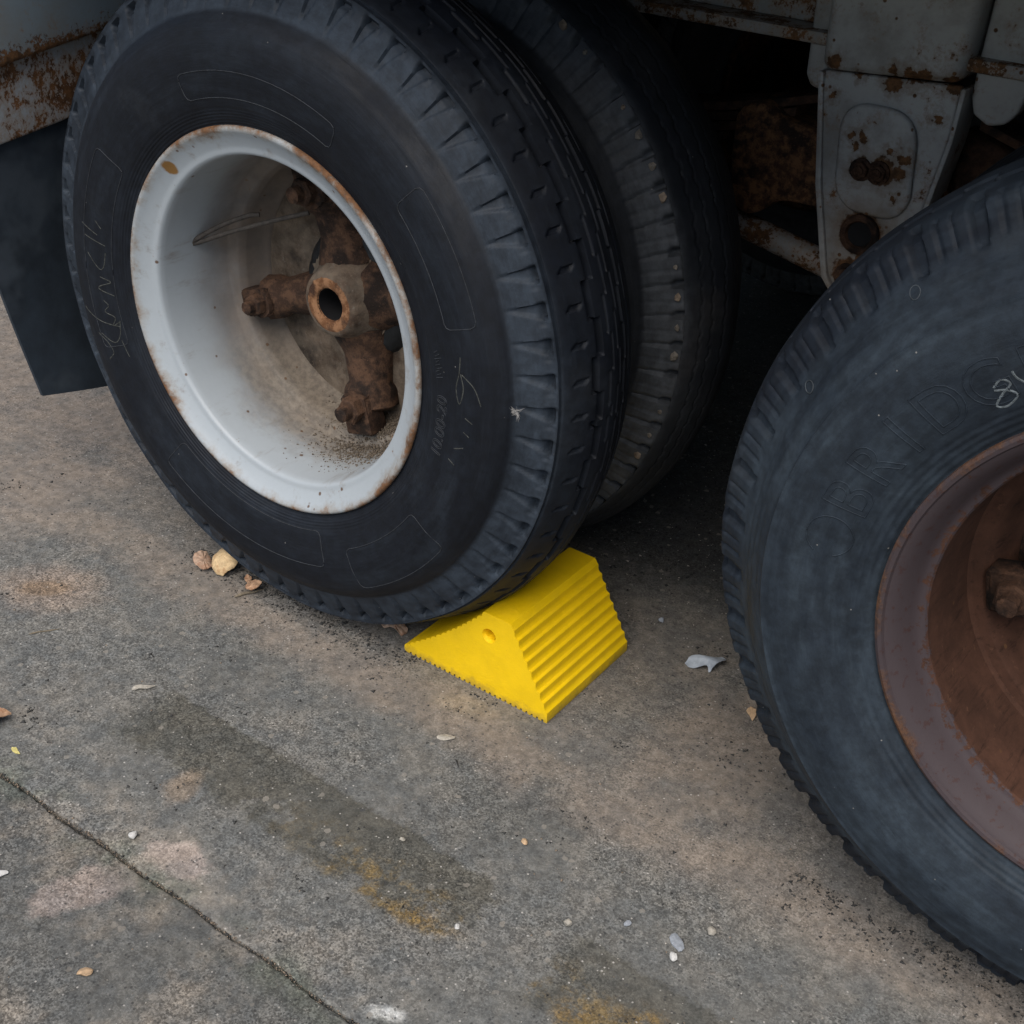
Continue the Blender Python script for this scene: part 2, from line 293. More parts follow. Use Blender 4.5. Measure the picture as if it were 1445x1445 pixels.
M['chalk'] = mat_simple('chalk', (.13, .15, .16), .95, .5, 300, .6)
M['chalk_dim'] = mat_simple('faded_chalk', (.050, .052, .046), .95, .6, 200, .6)
M['emboss'] = mat_simple('moulded_rubber', (.026, .029, .034), .7, .4, 120, .3)
M['emboss_c'] = mat_simple('moulded_grey_rubber', (.052, .061, .069), .75, .4, 120, .3)
M['bore_shade'] = mat_simple('painted_bore_shade', (.006, .006, .007), .8)  # near black: the shade inside holes is put into the colour
M['leaf_pale'] = mat_simple('pale_dry_leaf', (.62, .45, .25), .8, .3, 90, .5, second=(.46, .29, .15))
M['leaf_brown'] = mat_simple('brown_dry_leaf', (.42, .26, .16), .85, .4, 120, .6, second=(.30, .16, .09))
M['leaf_pink'] = mat_simple('pinkish_dry_leaf', (.42, .29, .21), .85, .35, 120, .6, second=(.34, .20, .13))
M['leaf_yellow'] = mat_simple('yellow_leaf', (.55, .48, .18), .8, .2, 150, .3)
M['white_stone'] = mat_simple('white_stone', (.52, .51, .49), .7, .2, 150, .3)
M['pale_stone'] = mat_simple('pale_stone', (.36, .33, .28), .85, .3, 200, .5)
M['tan_stone'] = mat_simple('tan_stone', (.48, .33, .20), .85, .25, 200, .5)
M['grey_stone'] = mat_simple('grey_stone', (.26, .28, .31), .8, .25, 200, .5)
M['wedged_stone'] = mat_simple('muddy_stone', (.17, .15, .125), .9, .4, 200, .5)
M['wood'] = mat_simple('weathered_wood', (.17, .14, .10), .9, .35, 160, .5)
M['plastic'] = mat_simple('grey_white_plastic', (.34, .38, .43), .5, .2, 60, .2)
M['fluff'] = mat_simple('grey_down', (.30, .29, .28), .95, .2, 100, .2)
M['grit_light'] = mat_simple('light_grit', (.36, .33, .29), .9, .5, 60, .3)
M['grit_tan'] = mat_simple('tan_grit', (.20, .155, .115), .9, .5, 60, .3)
M['grit_dark'] = mat_simple('dark_grit', (.036, .036, .035), .9, .6, 60, .3)
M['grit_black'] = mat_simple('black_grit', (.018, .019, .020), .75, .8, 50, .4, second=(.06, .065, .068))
M['sand'] = mat_simple('sandy_dirt', (.16, .128, .094), .95, .6, 300, .9, second=(.085, .066, .05))
M['wire'] = mat_simple('tarnished_wire', (.07, .06, .052), .7, .4, 120, .4)

# ------------------------------------------------------------------ object helpers
def tag(o, label=None, cat=None, group=None, kind=None):
    if label: o['label'] = label
    if cat: o['category'] = cat
    if group: o['group'] = group
    if kind: o['kind'] = kind
    return o
def mk(name, verts, faces, mat, parent=None, smooth=True, sharp=None):
    me = bpy.data.meshes.new(name)
    me.from_pydata([tuple(v) for v in verts], [], faces); me.validate(); me.update()
    o = bpy.data.objects.new(name, me); COL.objects.link(o)
    me.materials.append(M[mat] if isinstance(mat, str) else mat)
    if smooth: me.polygons.foreach_set('use_smooth', [True]*len(me.polygons))
    if smooth and sharp: me.set_sharp_from_angle(angle=R(sharp))
    if parent: o.parent = parent
    return o
def grid_mesh(name, V, mat, parent=None, wrap_u=True, sharp=None, flip=False):
    """V: (nu, nv, 3); wraps in u"""
    nu, nv = V.shape[:2]
    iu = np.arange(nu if wrap_u else nu-1); iv = np.arange(nv-1)
    A, B = np.meshgrid(iu, iv, indexing='ij'); A2 = (A+1) % nu
    F = np.stack([A*nv+B, A2*nv+B, A2*nv+B+1, A*nv+B+1], -1).reshape(-1, 4)
    if flip: F = F[:, ::-1]
    me = bpy.data.meshes.new(name); n = len(F)
    me.vertices.add(nu*nv); me.vertices.foreach_set('co', V.reshape(-1).astype(np.float32))
    me.loops.add(n*4); me.loops.foreach_set('vertex_index', np.ascontiguousarray(F).reshape(-1).astype(np.int32))
    me.polygons.add(n); me.polygons.foreach_set('loop_start', np.arange(0, n*4, 4, dtype=np.int32))
    me.update(calc_edges=True)
    me.polygons.foreach_set('use_smooth', np.ones(n, bool))
    if sharp: me.set_sharp_from_angle(angle=R(sharp))
    me.materials.append(M[mat]); o = bpy.data.objects.new(name, me); COL.objects.link(o)
    if parent: o.parent = parent
    return o
def revolve(name, prof, mat, parent, segs=160, sharp=40, jitter=0):
    """prof: (y, r) list; axis = local Y"""
    P = np.array(prof, float); t = np.arange(segs)*2*np.pi/segs
    rr = P[None, :, 1]*np.ones((segs, 1))
    if jitter: rr = rr*(1+jitter*np.random.randn(segs, len(P)))
    V = np.stack([rr*np.cos(t)[:, None], P[None, :, 0]*np.ones((segs, 1)), rr*np.sin(t)[:, None]], -1)
    return grid_mesh(name, V, mat, parent, sharp=sharp)
def bm_obj(name, bm, mat, parent=None, smooth=False, sharp=None):
    bmesh.ops.recalc_face_normals(bm, faces=bm.faces)
    me = bpy.data.meshes.new(name); bm.to_mesh(me); bm.free()
    me.materials.append(M[mat]); o = bpy.data.objects.new(name, me); COL.objects.link(o)
    if smooth or sharp:
        me.polygons.foreach_set('use_smooth', [True]*len(me.polygons))
        if sharp: me.set_sharp_from_angle(angle=R(sharp))
    if parent: o.parent = parent
    return o
def prism(name, pts, y0, y1, mat, parent=None, bevel=.003, segs=2):
    """polygon in XZ extruded along Y, bevelled"""
    bm = bmesh.new()
    f = bm.faces.new([bm.verts.new((x, y0, z)) for x, z in pts])
    ex = bmesh.ops.extrude_face_region(bm, geom=[f])
    bmesh.ops.translate(bm, verts=[v for v in ex['geom'] if isinstance(v, bmesh.types.BMVert)], vec=(0, y1-y0, 0))
    if bevel: bmesh.ops.bevel(bm, geom=list(bm.edges), offset=bevel, segments=segs, affect='EDGES', profile=.5)
    return bm_obj(name, bm, mat, parent, sharp=35)
def box(name, lo, hi, mat, parent=None, bevel=.004):
    return prism(name, [(lo[0], lo[2]), (hi[0], lo[2]), (hi[0], hi[2]), (lo[0], hi[2])], lo[1], hi[1], mat, parent, bevel)
def smooth_path(pts, n=8):
    P = np.array(pts, float); out = []
    Q = np.vstack([2*P[0]-P[1], P, 2*P[-1]-P[-2]])
    for i in range(1, len(Q)-2):
        for t in np.linspace(0, 1, n, endpoint=False):
            a, b, c, d = Q[i-1:i+3]
            out.append(.5*((2*b)+(c-a)*t+(2*a-5*b+4*c-d)*t*t+(3*b-a-3*c+d)*t**3))
    out.append(P[-1]); return np.array(out)
def tube(name, pts, rad, mat, parent=None, sides=10, caps=True):
    P = np.array(pts, float); n = len(P); rad = np.broadcast_to(np.array(rad, float), (n,))
    T = np.gradient(P, axis=0); T /= np.linalg.norm(T, axis=1)[:, None]+1e-12
    ref = np.array([0, 0, 1.]) if abs(T[0][2]) < .9 else np.array([1., 0, 0]); verts = []; faces = []
    for i in range(n):
        a = np.cross(T[i], ref); a /= np.linalg.norm(a)+1e-12; b = np.cross(T[i], a); ref = -np.cross(T[i], np.cross(ref, T[i])) if False else ref
        for j in range(sides):
            t = 2*math.pi*j/sides; verts.append(P[i]+rad[i]*(math.cos(t)*a+math.sin(t)*b))
    for i in range(n-1):
        for j in range(sides):
            k = (j+1) % sides; faces.append((i*sides+j, i*sides+k, (i+1)*sides+k, (i+1)*sides+j))
    if caps: faces += [tuple(range(sides))[::-1], tuple((n-1)*sides+j for j in range(sides))]
    return mk(name, verts, faces, mat, parent, True, 50)
def empty(name, loc, parent=None, rz=0):
    o = bpy.data.objects.new(name, None); COL.objects.link(o); o.location = loc; o.rotation_euler = (0, 0, rz)
    o.empty_display_size = .1
    if parent: o.parent = parent
    return o
def lump(name, loc, size, mat, seed, label=None, cat=None, group=None, sub=2, rough=.25, rz=0., parent=None, facets=True):
    """an irregular stone: jittered icosphere squashed to size"""
    rg = random.Random(seed); bm = bmesh.new(); bmesh.ops.create_icosphere(bm, subdivisions=sub, radius=1)
    dirs = [Vector((rg.uniform(-1, 1), rg.uniform(-1, 1), rg.uniform(-1, 1))).normalized() for _ in range(9)]
    offs = [rg.uniform(.55, .9) for _ in dirs]
    for v in bm.verts:
        for d, o_ in zip(dirs, offs):
            q = v.co.dot(d)
            if q > o_: v.co -= d*(q-o_)
        v.co *= 1+rg.uniform(-rough, rough)*.25
        v.co = Vector((v.co.x*size[0], v.co.y*size[1], v.co.z*size[2]))
    zmin = min(v.co.z for v in bm.verts)
    for v in bm.verts: v.co.z -= zmin
    o = bm_obj(name, bm, mat, parent, sharp=28); o.location = loc; o.rotation_euler = (0, 0, rz)
    return tag(o, label, cat, group)

WZ = .5119           # wheel centre height
# ------------------------------------------------------------------ ground: two concrete slabs with an open joint, on a base sheet
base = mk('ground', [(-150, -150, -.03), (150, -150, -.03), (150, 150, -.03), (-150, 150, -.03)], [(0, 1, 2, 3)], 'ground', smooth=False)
tag(base, 'weathered concrete yard with an open joint and a worn painted stripe', None, None, 'structure')
def slab(name, far):
    xs = np.concatenate([np.linspace(-6, -.6, 28), np.arange(-.59, 1.2, .006), np.linspace(1.21, 7, 30)])
    jl = -.4985 + .004*np.sin(xs*3.1) + .0016*np.sin(xs*41+1) + .0006*np.random.randn(len(xs))
    off = .0013 + .0010*np.random.rand(len(xs)) + .0022*np.maximum(0, np.sin(xs*9+.5))**8
    if far: cols = [jl+off, jl+off, jl+off+.0015, jl+off+.005, jl*0+.2, jl*0+2.0, jl*0+6]
    else: cols = [jl-off, jl-off, jl-off-.0015, jl-off-.005, jl*0-1.0, jl*0-3, jl*0-6]
    zs = [-.028, -.0028, -.0008, 0, 0, 0, 0]
    V = np.stack([np.stack([xs, c, np.full_like(xs, z)], -1) for c, z in zip(cols, zs)], 1)
    V[:, 1, 2] -= .002*np.random.rand(len(xs)); V[:, 2, 2] -= .001*np.random.rand(len(xs))
    return grid_mesh(name, V, 'ground', base, wrap_u=False, flip=not far, sharp=None)
slab('concrete_slab', True); slab('concrete_slab', False)

def scatter(name, pts, sizes, mat, label, flat=.6):
    """many tiny stones as one mesh"""
    base_v = np.array([(1, 0, 0), (-.5, .87, 0), (-.5, -.87, 0), (0, 0, 1), (0, 0, -.6)])
    base_f = np.array([(0, 1, 3), (1, 2, 3), (2, 0, 3), (1, 0, 4), (2, 1, 4), (0, 2, 4)])
    n = len(pts); a = np.random.rand(n)*6.283; sc = sizes[:, None]*(.6+.8*np.random.rand(n, 3)); sc[:, 2] *= flat
    B = base_v[None]*(1+.35*np.random.randn(n, 5, 1).clip(-1.2, 1.2)*.5)*sc[:, None]
    c, s_ = np.cos(a)[:, None], np.sin(a)[:, None]
    V = np.stack([B[..., 0]*c-B[..., 1]*s_, B[..., 0]*s_+B[..., 1]*c, B[..., 2]], -1)+np.asarray(pts)[:, None]
    V[..., 2] += sizes[:, None]*.15
    F = (base_f[None]+(np.arange(n)*5)[:, None, None]).reshape(-1, 3)
    me = bpy.data.meshes.new(name); V = V.reshape(-1, 3)
    me.vertices.add(len(V)); me.vertices.foreach_set('co', V.reshape(-1).astype(np.float32))
    me.loops.add(len(F)*3); me.loops.foreach_set('vertex_index', F.reshape(-1).astype(np.int32))
    me.polygons.add(len(F)); me.polygons.foreach_set('loop_start', np.arange(0, len(F)*3, 3, dtype=np.int32))
    me.update(calc_edges=True); me.materials.append(M[mat])
    o = bpy.data.objects.new(name, me); COL.objects.link(o)
    return tag(o, label, 'gravel', None, 'stuff')

# ------------------------------------------------------------------ tyres
def profile(ctrl, ds):
    """Catmull-Rom through (y, r) control points; ds = spacing per control segment"""
    P = np.array(ctrl, float); Q = np.vstack([2*P[0]-P[1], P, 2*P[-1]-P[-2]]); out = []
    for i in range(1, len(Q)-2):
        a, b, c, d = Q[i-1:i+3]; L = np.linalg.norm(c-b); n = max(1, int(round(L/ds[i-1])))
        t = np.arange(n)/n; t = t[:, None]
        out.append(.5*((2*b)+(c-a)*t+(2*a-5*b+4*c-d)*t*t+(3*b-a-3*c+d)*t**3))
    out.append(P[-1:]); return np.vstack(out)
def frac(x): return x-np.floor(x)
def tri(x): return 2*np.abs(frac(x)*2-1)-1
def sstep(x, a, b):
    t = np.clip((x-a)/(b-a), 0, 1); return t*t*(3-2*t)
def groove(y, yc, wd, dep, soft=.0008):
    d = np.abs(y-yc); return dep*(1-sstep(d, wd/2-soft, wd/2+soft))

OUT_A = [(.014, .262), (.006, .274), (.0015, .2845), (-.004, .296), (-.010, .312), (-.0165, .345), (-.0185, .372), (-.0145, .396), (-.006, .414), (.006, .428), (.0125, .444), (.020, .463), (.027, .4795), (.032, .4865), (.075, .5035), (.115, .5125)]
OUT_C = [(.014, .262), (.006, .274), (.0, .2845), (-.008, .297), (-.018, .32), (-.027, .350), (-.0295, .376), (-.0255, .402), (-.013, .422), (.006, .440), (.016, .450), (.027, .468), (.0365, .484), (.044, .4945), (.078, .5065), (.115, .5125)]
SIDE = {}
def side_y(ctrl, r):
    k_ = id(ctrl)
    if k_ not in SIDE: SIDE[k_] = profile(ctrl[2:12], [.002]*9)
    c = SIDE[k_]; return np.interp(r, c[:, 1], c[:, 0])
def mirror(ctrl): return ctrl + [(.23-y, r) for y, r in ctrl[-2::-1]]
def spacing(fine, tread, coarse):
    o = [.004, .004, .0014, .0014, .0045, .0045, .004, .004, .004, .004, .0035, .0035, .003, tread, tread]
    o2 = [max(v, .004) for v in o[::-1]]; o2[0] = o2[1] = tread
    return o+o2

def disp_a(y, r, th, inner):
    deg = np.degrees(th); d = np.zeros(np.broadcast(y, th).shape)
    v = np.clip((r-.428)/(.481-.428), 0, 1); band = ((r > .4265) & (r < .483))
    u = frac(-(deg-2.9)/(360/65)+.04*v)
    wd = .06+.46*v
    notch = (.0012+.0060*v)*sstep(u, 0, .03)*(1-sstep(u, wd-.05, wd))*sstep(v, .06, .2)
    notch += .005*(1-sstep(v, .93, .96))*sstep(v, .8, .86)*sstep(u, 0, .03)*(1-sstep(u, wd-.04, wd+.01))
    lug = .0014+.0018*sstep(v, .74, .78)*(1-sstep(u, .60, .66))
    d += band*(lug+notch)*(1-.85*sstep(v, .93, .965))
    d += groove(y, .0315, .0022, .0032, .0005)+groove(y, .1985, .0022, .0032, .0005)
    tr = (r > .4855)
    us = frac(deg/(360/65)+.3)
    sip = ((us > .42) & (us < .56)) * sstep(.010-np.abs(y-(.058+(us-.49)*.05)), 0, .002)
    d += tr*sip*.0035
    sq = np.where(frac(deg/11.07+.1) < .5, 1., -1.); sq2 = np.where(frac(deg/11.07+.36) < .5, 1., -1.)
    edge = .5+.5*np.tanh(8*np.sin(2*np.pi*(deg/11.07+.1)))*1.; 
    d += tr*(groove(y, .083+.0042*sq, .0095, .011)+groove(y, .106+.003*sq2, .0032, .004)+groove(y, .124-.003*sq, .0032, .004)+groove(y, .147+.003*sq2, .0085, .0085)+groove(y, .172+.002*sq, .003, .004))
    fine = (r > .2855) & (r < .309) & (y < .05)
    d += fine*.0005*(1+np.sin(r*2*np.pi/.0042))
    d -= .0012*np.exp(-((r-.408)/.0012)**2)*(y < .1)
    return d
def disp_b(y, r, th, inner):
    deg = np.degrees(th); v = np.clip((r-.428)/(.481-.428), 0, 1); band = ((r > .4265) & (r < .483))
    u = frac(deg/(360/65))
    wd = .10+.10*v
    d = band*(.0012+(.002+.004*v)*sstep(u, 0, .03)*(1-sstep(u, wd, wd+.05)) + .0015*sstep(u, .5, .53)*(1-sstep(u, .58, .62))+.007*sstep(v, .76, .82)*sstep(u, 0, .03)*(1-sstep(u, .26, .3)))
    tr = (r > .4855)
    for yc, ph in ((.055, 0), (.075, .5), (.10, .2), (.125, .6), (.155, .3)):
        d = d+tr*groove(y, yc+.0024*tri(deg/2.77+ph)+.001*np.sin(deg*.9+ph*9), .0018, .0022, .0007)
    return d
def disp_c(y, r, th, inner):
    deg = np.degrees(th); v = np.clip((r-.450)/(.4945-.450), 0, 1); band = ((r > .4495) & (r < .497))
    u = frac(-(deg-128.0)/(360/46.))
    d = band*(.0075*sstep(u, 0, .02)*(1-sstep(u, .17+.06*v, .23+.06*v))*sstep(v, .12, .25))
    for a, b, dp in ((.44, .56, .0028), (.70, .80, .0020)):
        d = d+band*dp*sstep(u, a, a+.02)*(1-sstep(u, b-.06, b))*sstep(v, .2, .35)
    tr = (r > .497)
    sq = np.where(frac(deg/7.83) < .5, 1., -1.)
    d = d+tr*(groove(y, .08+.004*sq, .007, .008)+groove(y, .115-.004*sq, .007, .008)+groove(y, .15+.004*sq, .007, .008))
    d = d+tr*.007*sstep(u, 0, .02)*(1-sstep(u, .2, .25))*(y < .062)
    d = d-.0026*np.exp(-((r-.409)/.0022)**2)*(y < .1)
    fine = (r > .412) & (r < .445) & (y < .1); d = d+fine*.00035*(1+np.sin(r*2*np.pi/.0035))
    f2 = (r > .2855) & (r < .312) & (y < .05); d = d+f2*(.0004*(1+np.sin(r*2*np.pi/.0075)))
    return d

def make_tyre(ctrl, disp, nth, tread, mat, parent, cut_ground=True):
    P = profile(mirror(ctrl), spacing(1, tread, 1)); y, r = P[:, 0], P[:, 1]
    dy, dr = np.gradient(y), np.gradient(r); L = np.hypot(dy, dr)+1e-9
    ny, nr = -dr/L, dy/L      # outward normal in the (y, r) plane
    th = np.arange(nth)*2*np.pi/nth
    D = disp(y[None], r[None], th[:, None], None)
    # slow, uneven wear so that the tread is not a perfect circle
    D = D+(.0006*np.sin(th[:, None]*7+y[None]*40)+.0004*np.sin(th[:, None]*19+1))*sstep(r[None], .42, .47)
    yy = y[None]-ny[None]*D; rr = r[None]-nr[None]*D
    V = np.stack([rr*np.cos(th)[:, None], yy+0*rr, rr*np.sin(th)[:, None]], -1)
    zmin = -WZ+.0012
    low = V[..., 2] < zmin+.03
    V[..., 1] += np.where(low, (yy-.115)*.10*np.clip((zmin+.03-V[..., 2])/.03, 0, 1), 0)
    V[..., 2] = np.maximum(V[..., 2], zmin)
    return grid_mesh('tyre', V, mat, parent, sharp=55)

# ------------------------------------------------------------------ the trailer
trailer = empty('semi_trailer', (.6, 1.2, 0))
tag(trailer, 'rusty old trailer with grey chassis and twin-tyred spoked wheels standing on concrete', 'trailer')
TL = Vector((.6, 1.2, 0))
def tp(o):           # parent a world-built part to the trailer without moving it
    o.parent = trailer; o.matrix_parent_inverse = Matrix.Translation(-TL); return o

def wheel(cx, cy, label=None, rz=0):
    o = empty('wheel', (cx, cy, WZ), None, rz); tp(o)
    if label: o['label'] = label
    return o

RIM_A = [(.03, .262), (.012, .272), (.0035, .2835), (-.0015, .2855), (-.0048, .2835), (-.0055, .280), (-.0035, .2765), (.001, .272), (.006, .264), (.0105, .2565), (.0125, .2515), (.0125, .248), (.0145, .2445), (.019, .2425), (.027, .2415), (.06, .2405), (.12, .238), (.146, .236), (.150, .232), (.1515, .220), (.155, .2165), (.160, .2155), (.164, .2125), (.168, .2125), (.19, .2045), (.200, .200), (.204, .1965), (.209, .1965), (.212, .205), (.214, .245), (.228, .262), (.232, .284)]
RIM_C = [(.03, .262), (.012, .272), (.0035, .2835), (-.0015, .286), (-.006, .285), (-.008, .2815), (-.0070, .2775), (-.0035, .2755), (-.002, .272), (.008, .2635), (.022, .2565), (.030, .2525), (.0335, .2485), (.0345, .2445), (.037, .2425), (.045, .242), (.07, .241), (.12, .238), (.146, .236), (.150, .232), (.1515, .220), (.155, .2165), (.168, .2125), (.19, .2045), (.200, .200), (.204, .1965), (.209, .1965), (.212, .205), (.214, .245), (.228, .262), (.232, .284)]

def hex_nut(name, c, rad, h, mat, parent, rot=0., stud=.5):
    """hex nut with washer and stud; axis toward -Y"""
    bm = bmesh.new()
    def ring(n, r0, y0, y1, r1=None):
        a = [bm.verts.new((c[0]+r0*math.cos(rot+2*math.pi*i/n), c[1]+y0, c[2]+r0*math.sin(rot+2*math.pi*i/n))) for i in range(n)]
        r1_ = r0 if r1 is None else r1
        b = [bm.verts.new((c[0]+r1_*math.cos(rot+2*math.pi*i/n), c[1]+y1, c[2]+r1_*math.sin(rot+2*math.pi*i/n))) for i in range(n)]
        for i in range(n): bm.faces.new((a[i], a[(i+1) % n], b[(i+1) % n], b[i]))
        bm.faces.new(b)
    ring(16, rad*1.35, .004, -.002, rad*1.3); ring(6, rad, -.002, -h*.85); ring(6, rad, -h*.85, -h, rad*.86)
    ring(14, rad*.55, -h, -h*(1+stud)); ring(14, rad*.55, -h*(1+stud), -h*(1.08+stud), rad*.4)
    for v in bm.verts: v.co += Vector((random.uniform(-1, 1), random.uniform(-1, 1), random.uniform(-1, 1)))*rad*.03
    return bm_obj(name, bm, mat, parent, sharp=25)

def spoke_wheel(W, spokes, mats, hub=True, plate='plate', nut_r=.168):
    """cast spoke centre: drum plate, hub, arms with clamp and nut (all sub-parts of the wheel)"""
    # brake drum / back plate behind the rim
    revolve('brake_drum', [(.2035, .0), (.2035, .09), (.2035, .17), (.2035, .190), (.2042, .1962), (.30, .192), (.44, .195), (.445, .16), (.445, .0)], plate, W, 96, 40)
    revolve('hub_body', [(.215, .112), (.200, .105), (.190, .098), (.183, .088), (.181, .0)], 'gasket', W, 72, 40, .012)
    if hub:
        t = np.arange(72)*2*np.pi/72
        prof = [(.181, .072), (.176, .070), (.168, .0655), (.150, .0575), (.138, .0525), (.132, .0500), (.1295, .0465), (.1285, .042)]
        revolve('hub_cap', prof, 'rust_dusty', W, 72, 40, .006)
        revolve('axle_end', [(.1287, .0425), (.1275, .038), (.1278, .031), (.1295, .0265), (.133, .025)], 'rust_orange', W, 60, 45, .008)
        revolve('axle_bore', [(.131, .0256), (.15, .0245), (.20, .0235), (.201, .0)], 'bore_shade', W, 40, 45)
        # torn gasket paper round the hub
        n = 90; V = []; F = []
        rgk = random.Random(5)
        for i in range(n):
            a = 2*math.pi*i/n; ro = .079+.006*math.sin(a*5)+rgk.uniform(-.004, .004)
            V += [(.064*math.cos(a), .178, .064*math.sin(a)), (ro*math.cos(a), .1805+rgk.uniform(-.003, .001), ro*math.sin(a))]
        for i in range(n):
            j = (i+1) % n; F.append((2*i, 2*j, 2*j+1, 2*i+1))
        mk('gasket_flange', V, F, 'rust_dusty', W)
    for i, (deg, scl) in enumerate(spokes):
        a = R(deg); ca, sa = math.cos(a), math.sin(a)
        def pt(rad, y, side=0.): return (rad*ca-side*sa, y, rad*sa+side*ca)
        s_ = tube('spoke', smooth_path([pt(.055, .205), pt(.09, .200), pt(.125, .190), pt(.158, .180), pt(.180, .176)], 5), np.interp(np.linspace(0, 1, 21), [0, .28, .62, .66, .95, 1], [.046, .033, .026, .032, .033, .028])*scl, mats[0], W, 9)
        # clamp lug bearing on the rim's mounting bevel
        c = box('rim_clamp', (-.022*scl, -.015*scl, -.020*scl), (.026*scl, .015*scl, .020*scl), mats[1], W, .005)
        for v in c.data.vertices: v.co += Vector((random.gauss(0, 1), random.gauss(0, 1), random.gauss(0, 1)))*.0012
        c.location = pt(.178, .157); c.rotation_euler = (0, -a, 0)
        hex_nut('clamp_nut', pt(nut_r, .142), .0165*scl, .016*scl, mats[1], W, rot=a+.3, stud=.7)

# nearside rear axle: outer and inner wheel
w1 = wheel(0, 0, 'rear outer wheel with pale blue painted rim and black tyre')
t1 = make_tyre(OUT_A, disp_a, 65*20, .0017, 'tyre_a', w1)
revolve('rim', RIM_A, 'rim_a', w1, 200, 60)
spoke_wheel(w1, [(-164, 1.1), (-76, 1.32), (14, 1.35), (106, 1.3)], ('rust', 'rust'))
w1i = wheel(0, .62, 'inner wheel of the rear pair, dusty tyre in shade', math.pi)
w1i.rotation_euler = (0, 0, 0); w1i.location = w1i.location + Vector((0, -.30, 0))
tb = make_tyre(OUT_A, disp_b, 65*14, .0022, 'tyre_b', w1i)
rb = revolve('rim', [(.0, .286), (-.004, .282), (.01, .256), (.02, .243), (.15, .238), (.2, .25), (.204, .286)], 'rust_dark', w1i, 96, 40)
# nearside front axle of the tandem
w2 = wheel(1.2217, -.026, 'front outer wheel with bare rusty rim and grey chalky tyre')
t2 = make_tyre(OUT_C, disp_c, 46*26, .0024, 'tyre_c', w2)
revolve('rim', RIM_C, 'rim_b', w2, 240, 28)
spoke_wheel(w2, [(-166, 1.3), (-72, 1.25), (20, 1.25), (112, 1.25)], ('rust_dark', 'rust_dark'), plate='rust', nut_r=.180)
def twin(src_objs, W):
    for s_ in src_objs:
        c = s_.copy(); COL.objects.link(c); c.parent = W
w2i = wheel(1.2217, .30, 'inner wheel of the front pair, in deep shade'); twin([tb, rb], w2i)
for cx in (0, 1.2217):           # offside wheels close the view under the chassis
    for cy, lb in ((2.42, 'outer'), (2.10, 'inner')):
        W = wheel(cx, cy, None, math.pi); twin([tb, rb], W)

# ---- moulding and writing on the sidewalls
def on_side(ctrl, rad, deg, lift=.0004):
    a = R(deg); return np.array([rad*math.cos(a), float(side_y(ctrl, rad))-lift, rad*math.sin(a)])
def side_line(name, ctrl, pts, W, mat, rad=.0006, n=6, lift=.0002, closed=False):
    """pts: (radius, degrees)"""
    P = np.array(pts, float); D = []
    for i in range(len(P)-1):
        m = max(2, int(abs(P[i+1][1]-P[i][1])/2.0)+2)
        for t in np.linspace(0, 1, m, endpoint=False): D.append(P[i]*(1-t)+P[i+1]*t)
    D.append(P[-1]); return tube(name, [on_side(ctrl, a, b, lift) for a, b in D], rad, mat, W, 6)
def panel(name, ctrl, ra, rb_, da, db, W, mat, rc=.008):
    dr = rc; dd = math.degrees(rc/((ra+rb_)/2)); s1 = 1 if db > da else -1
    q = [(ra, da+s1*dd), (ra, db-s1*dd), (ra+dr*.3, db-s1*dd*.3), (ra+dr, db), (rb_-dr, db), (rb_-dr*.3, db-s1*dd*.3), (rb_, db-s1*dd), (rb_, da+s1*dd), (rb_-dr*.3, da+s1*dd*.3), (rb_-dr, da), (ra+dr, da), (ra+dr*.3, da+s1*dd*.3), (ra, da+s1*dd)]
    return side_line(name, ctrl, q, W, mat, .0007)
def side_text(name, body, ctrl, rad, deg, size, W, mat, outline=.0007, inward=False, spacing_=1.0):
    cu = bpy.data.curves.new(name, 'FONT'); cu.body = body; cu.size = size; cu.align_x = 'CENTER'; cu.space_character = spacing_
    cu.fill_mode = 'NONE'; cu.bevel_depth = outline; cu.bevel_resolution = 1; cu.resolution_u = 4
    tmp = bpy.data.objects.new('tmp_text', cu); COL.objects.link(tmp); bpy.context.view_layer.update()
    me = bpy.data.meshes.new_from_object(tmp.evaluated_get(bpy.context.evaluated_depsgraph_get()))
    bpy.data.objects.remove(tmp); bpy.data.curves.remove(cu)
    bt = bmesh.new(); bt.from_mesh(me)
    for _ in range(5):
        le = [e for e in bt.edges if e.calc_length() > .004]
        if not le: break
        bmesh.ops.subdivide_edges(bt, edges=le, cuts=1)
    bt.to_mesh(me); bt.free()
    for v in me.vertices:
        x, y, z = v.co; rr = rad+(y-size*.35)*(1 if not inward else -1)
        a = R(deg)-(x/rad)*(1 if not inward else -1)
        v.co = (rr*math.cos(a), float(side_y(ctrl, rr))-z*.8-.0001, rr*math.sin(a))
    me.materials.clear(); me.materials.append(M[mat]); me.name = name
    o = bpy.data.objects.new(name, me); COL.objects.link(o); o.parent = W
    return o
panel('moulded_panel', OUT_A, .322, .357, 111, 64, w1, 'emboss')
panel('moulded_panel', OUT_A, .352, .400, 44, 17.5, w1, 'emboss')
panel('moulded_panel', OUT_A, .310, .366, -128, -71, w1, 'emboss')
panel('moulded_panel', OUT_A, .338, .404, -62, -33, w1, 'emboss')
panel('moulded_panel', OUT_A, .318, .372, 147, 200, w1, 'emboss')
side_text('size_lettering', '10.00-20', OUT_A, .330, -6, .026, w1, 'emboss', .0006, True)
for q_ in range(9):
    side_line('worn_marking', OUT_A, [(.321+.002*(q_ % 2), 6.0+q_*.75), (.334-.003*(q_ % 3), 6.6+q_*.75)], w1, 'emboss', .0006)
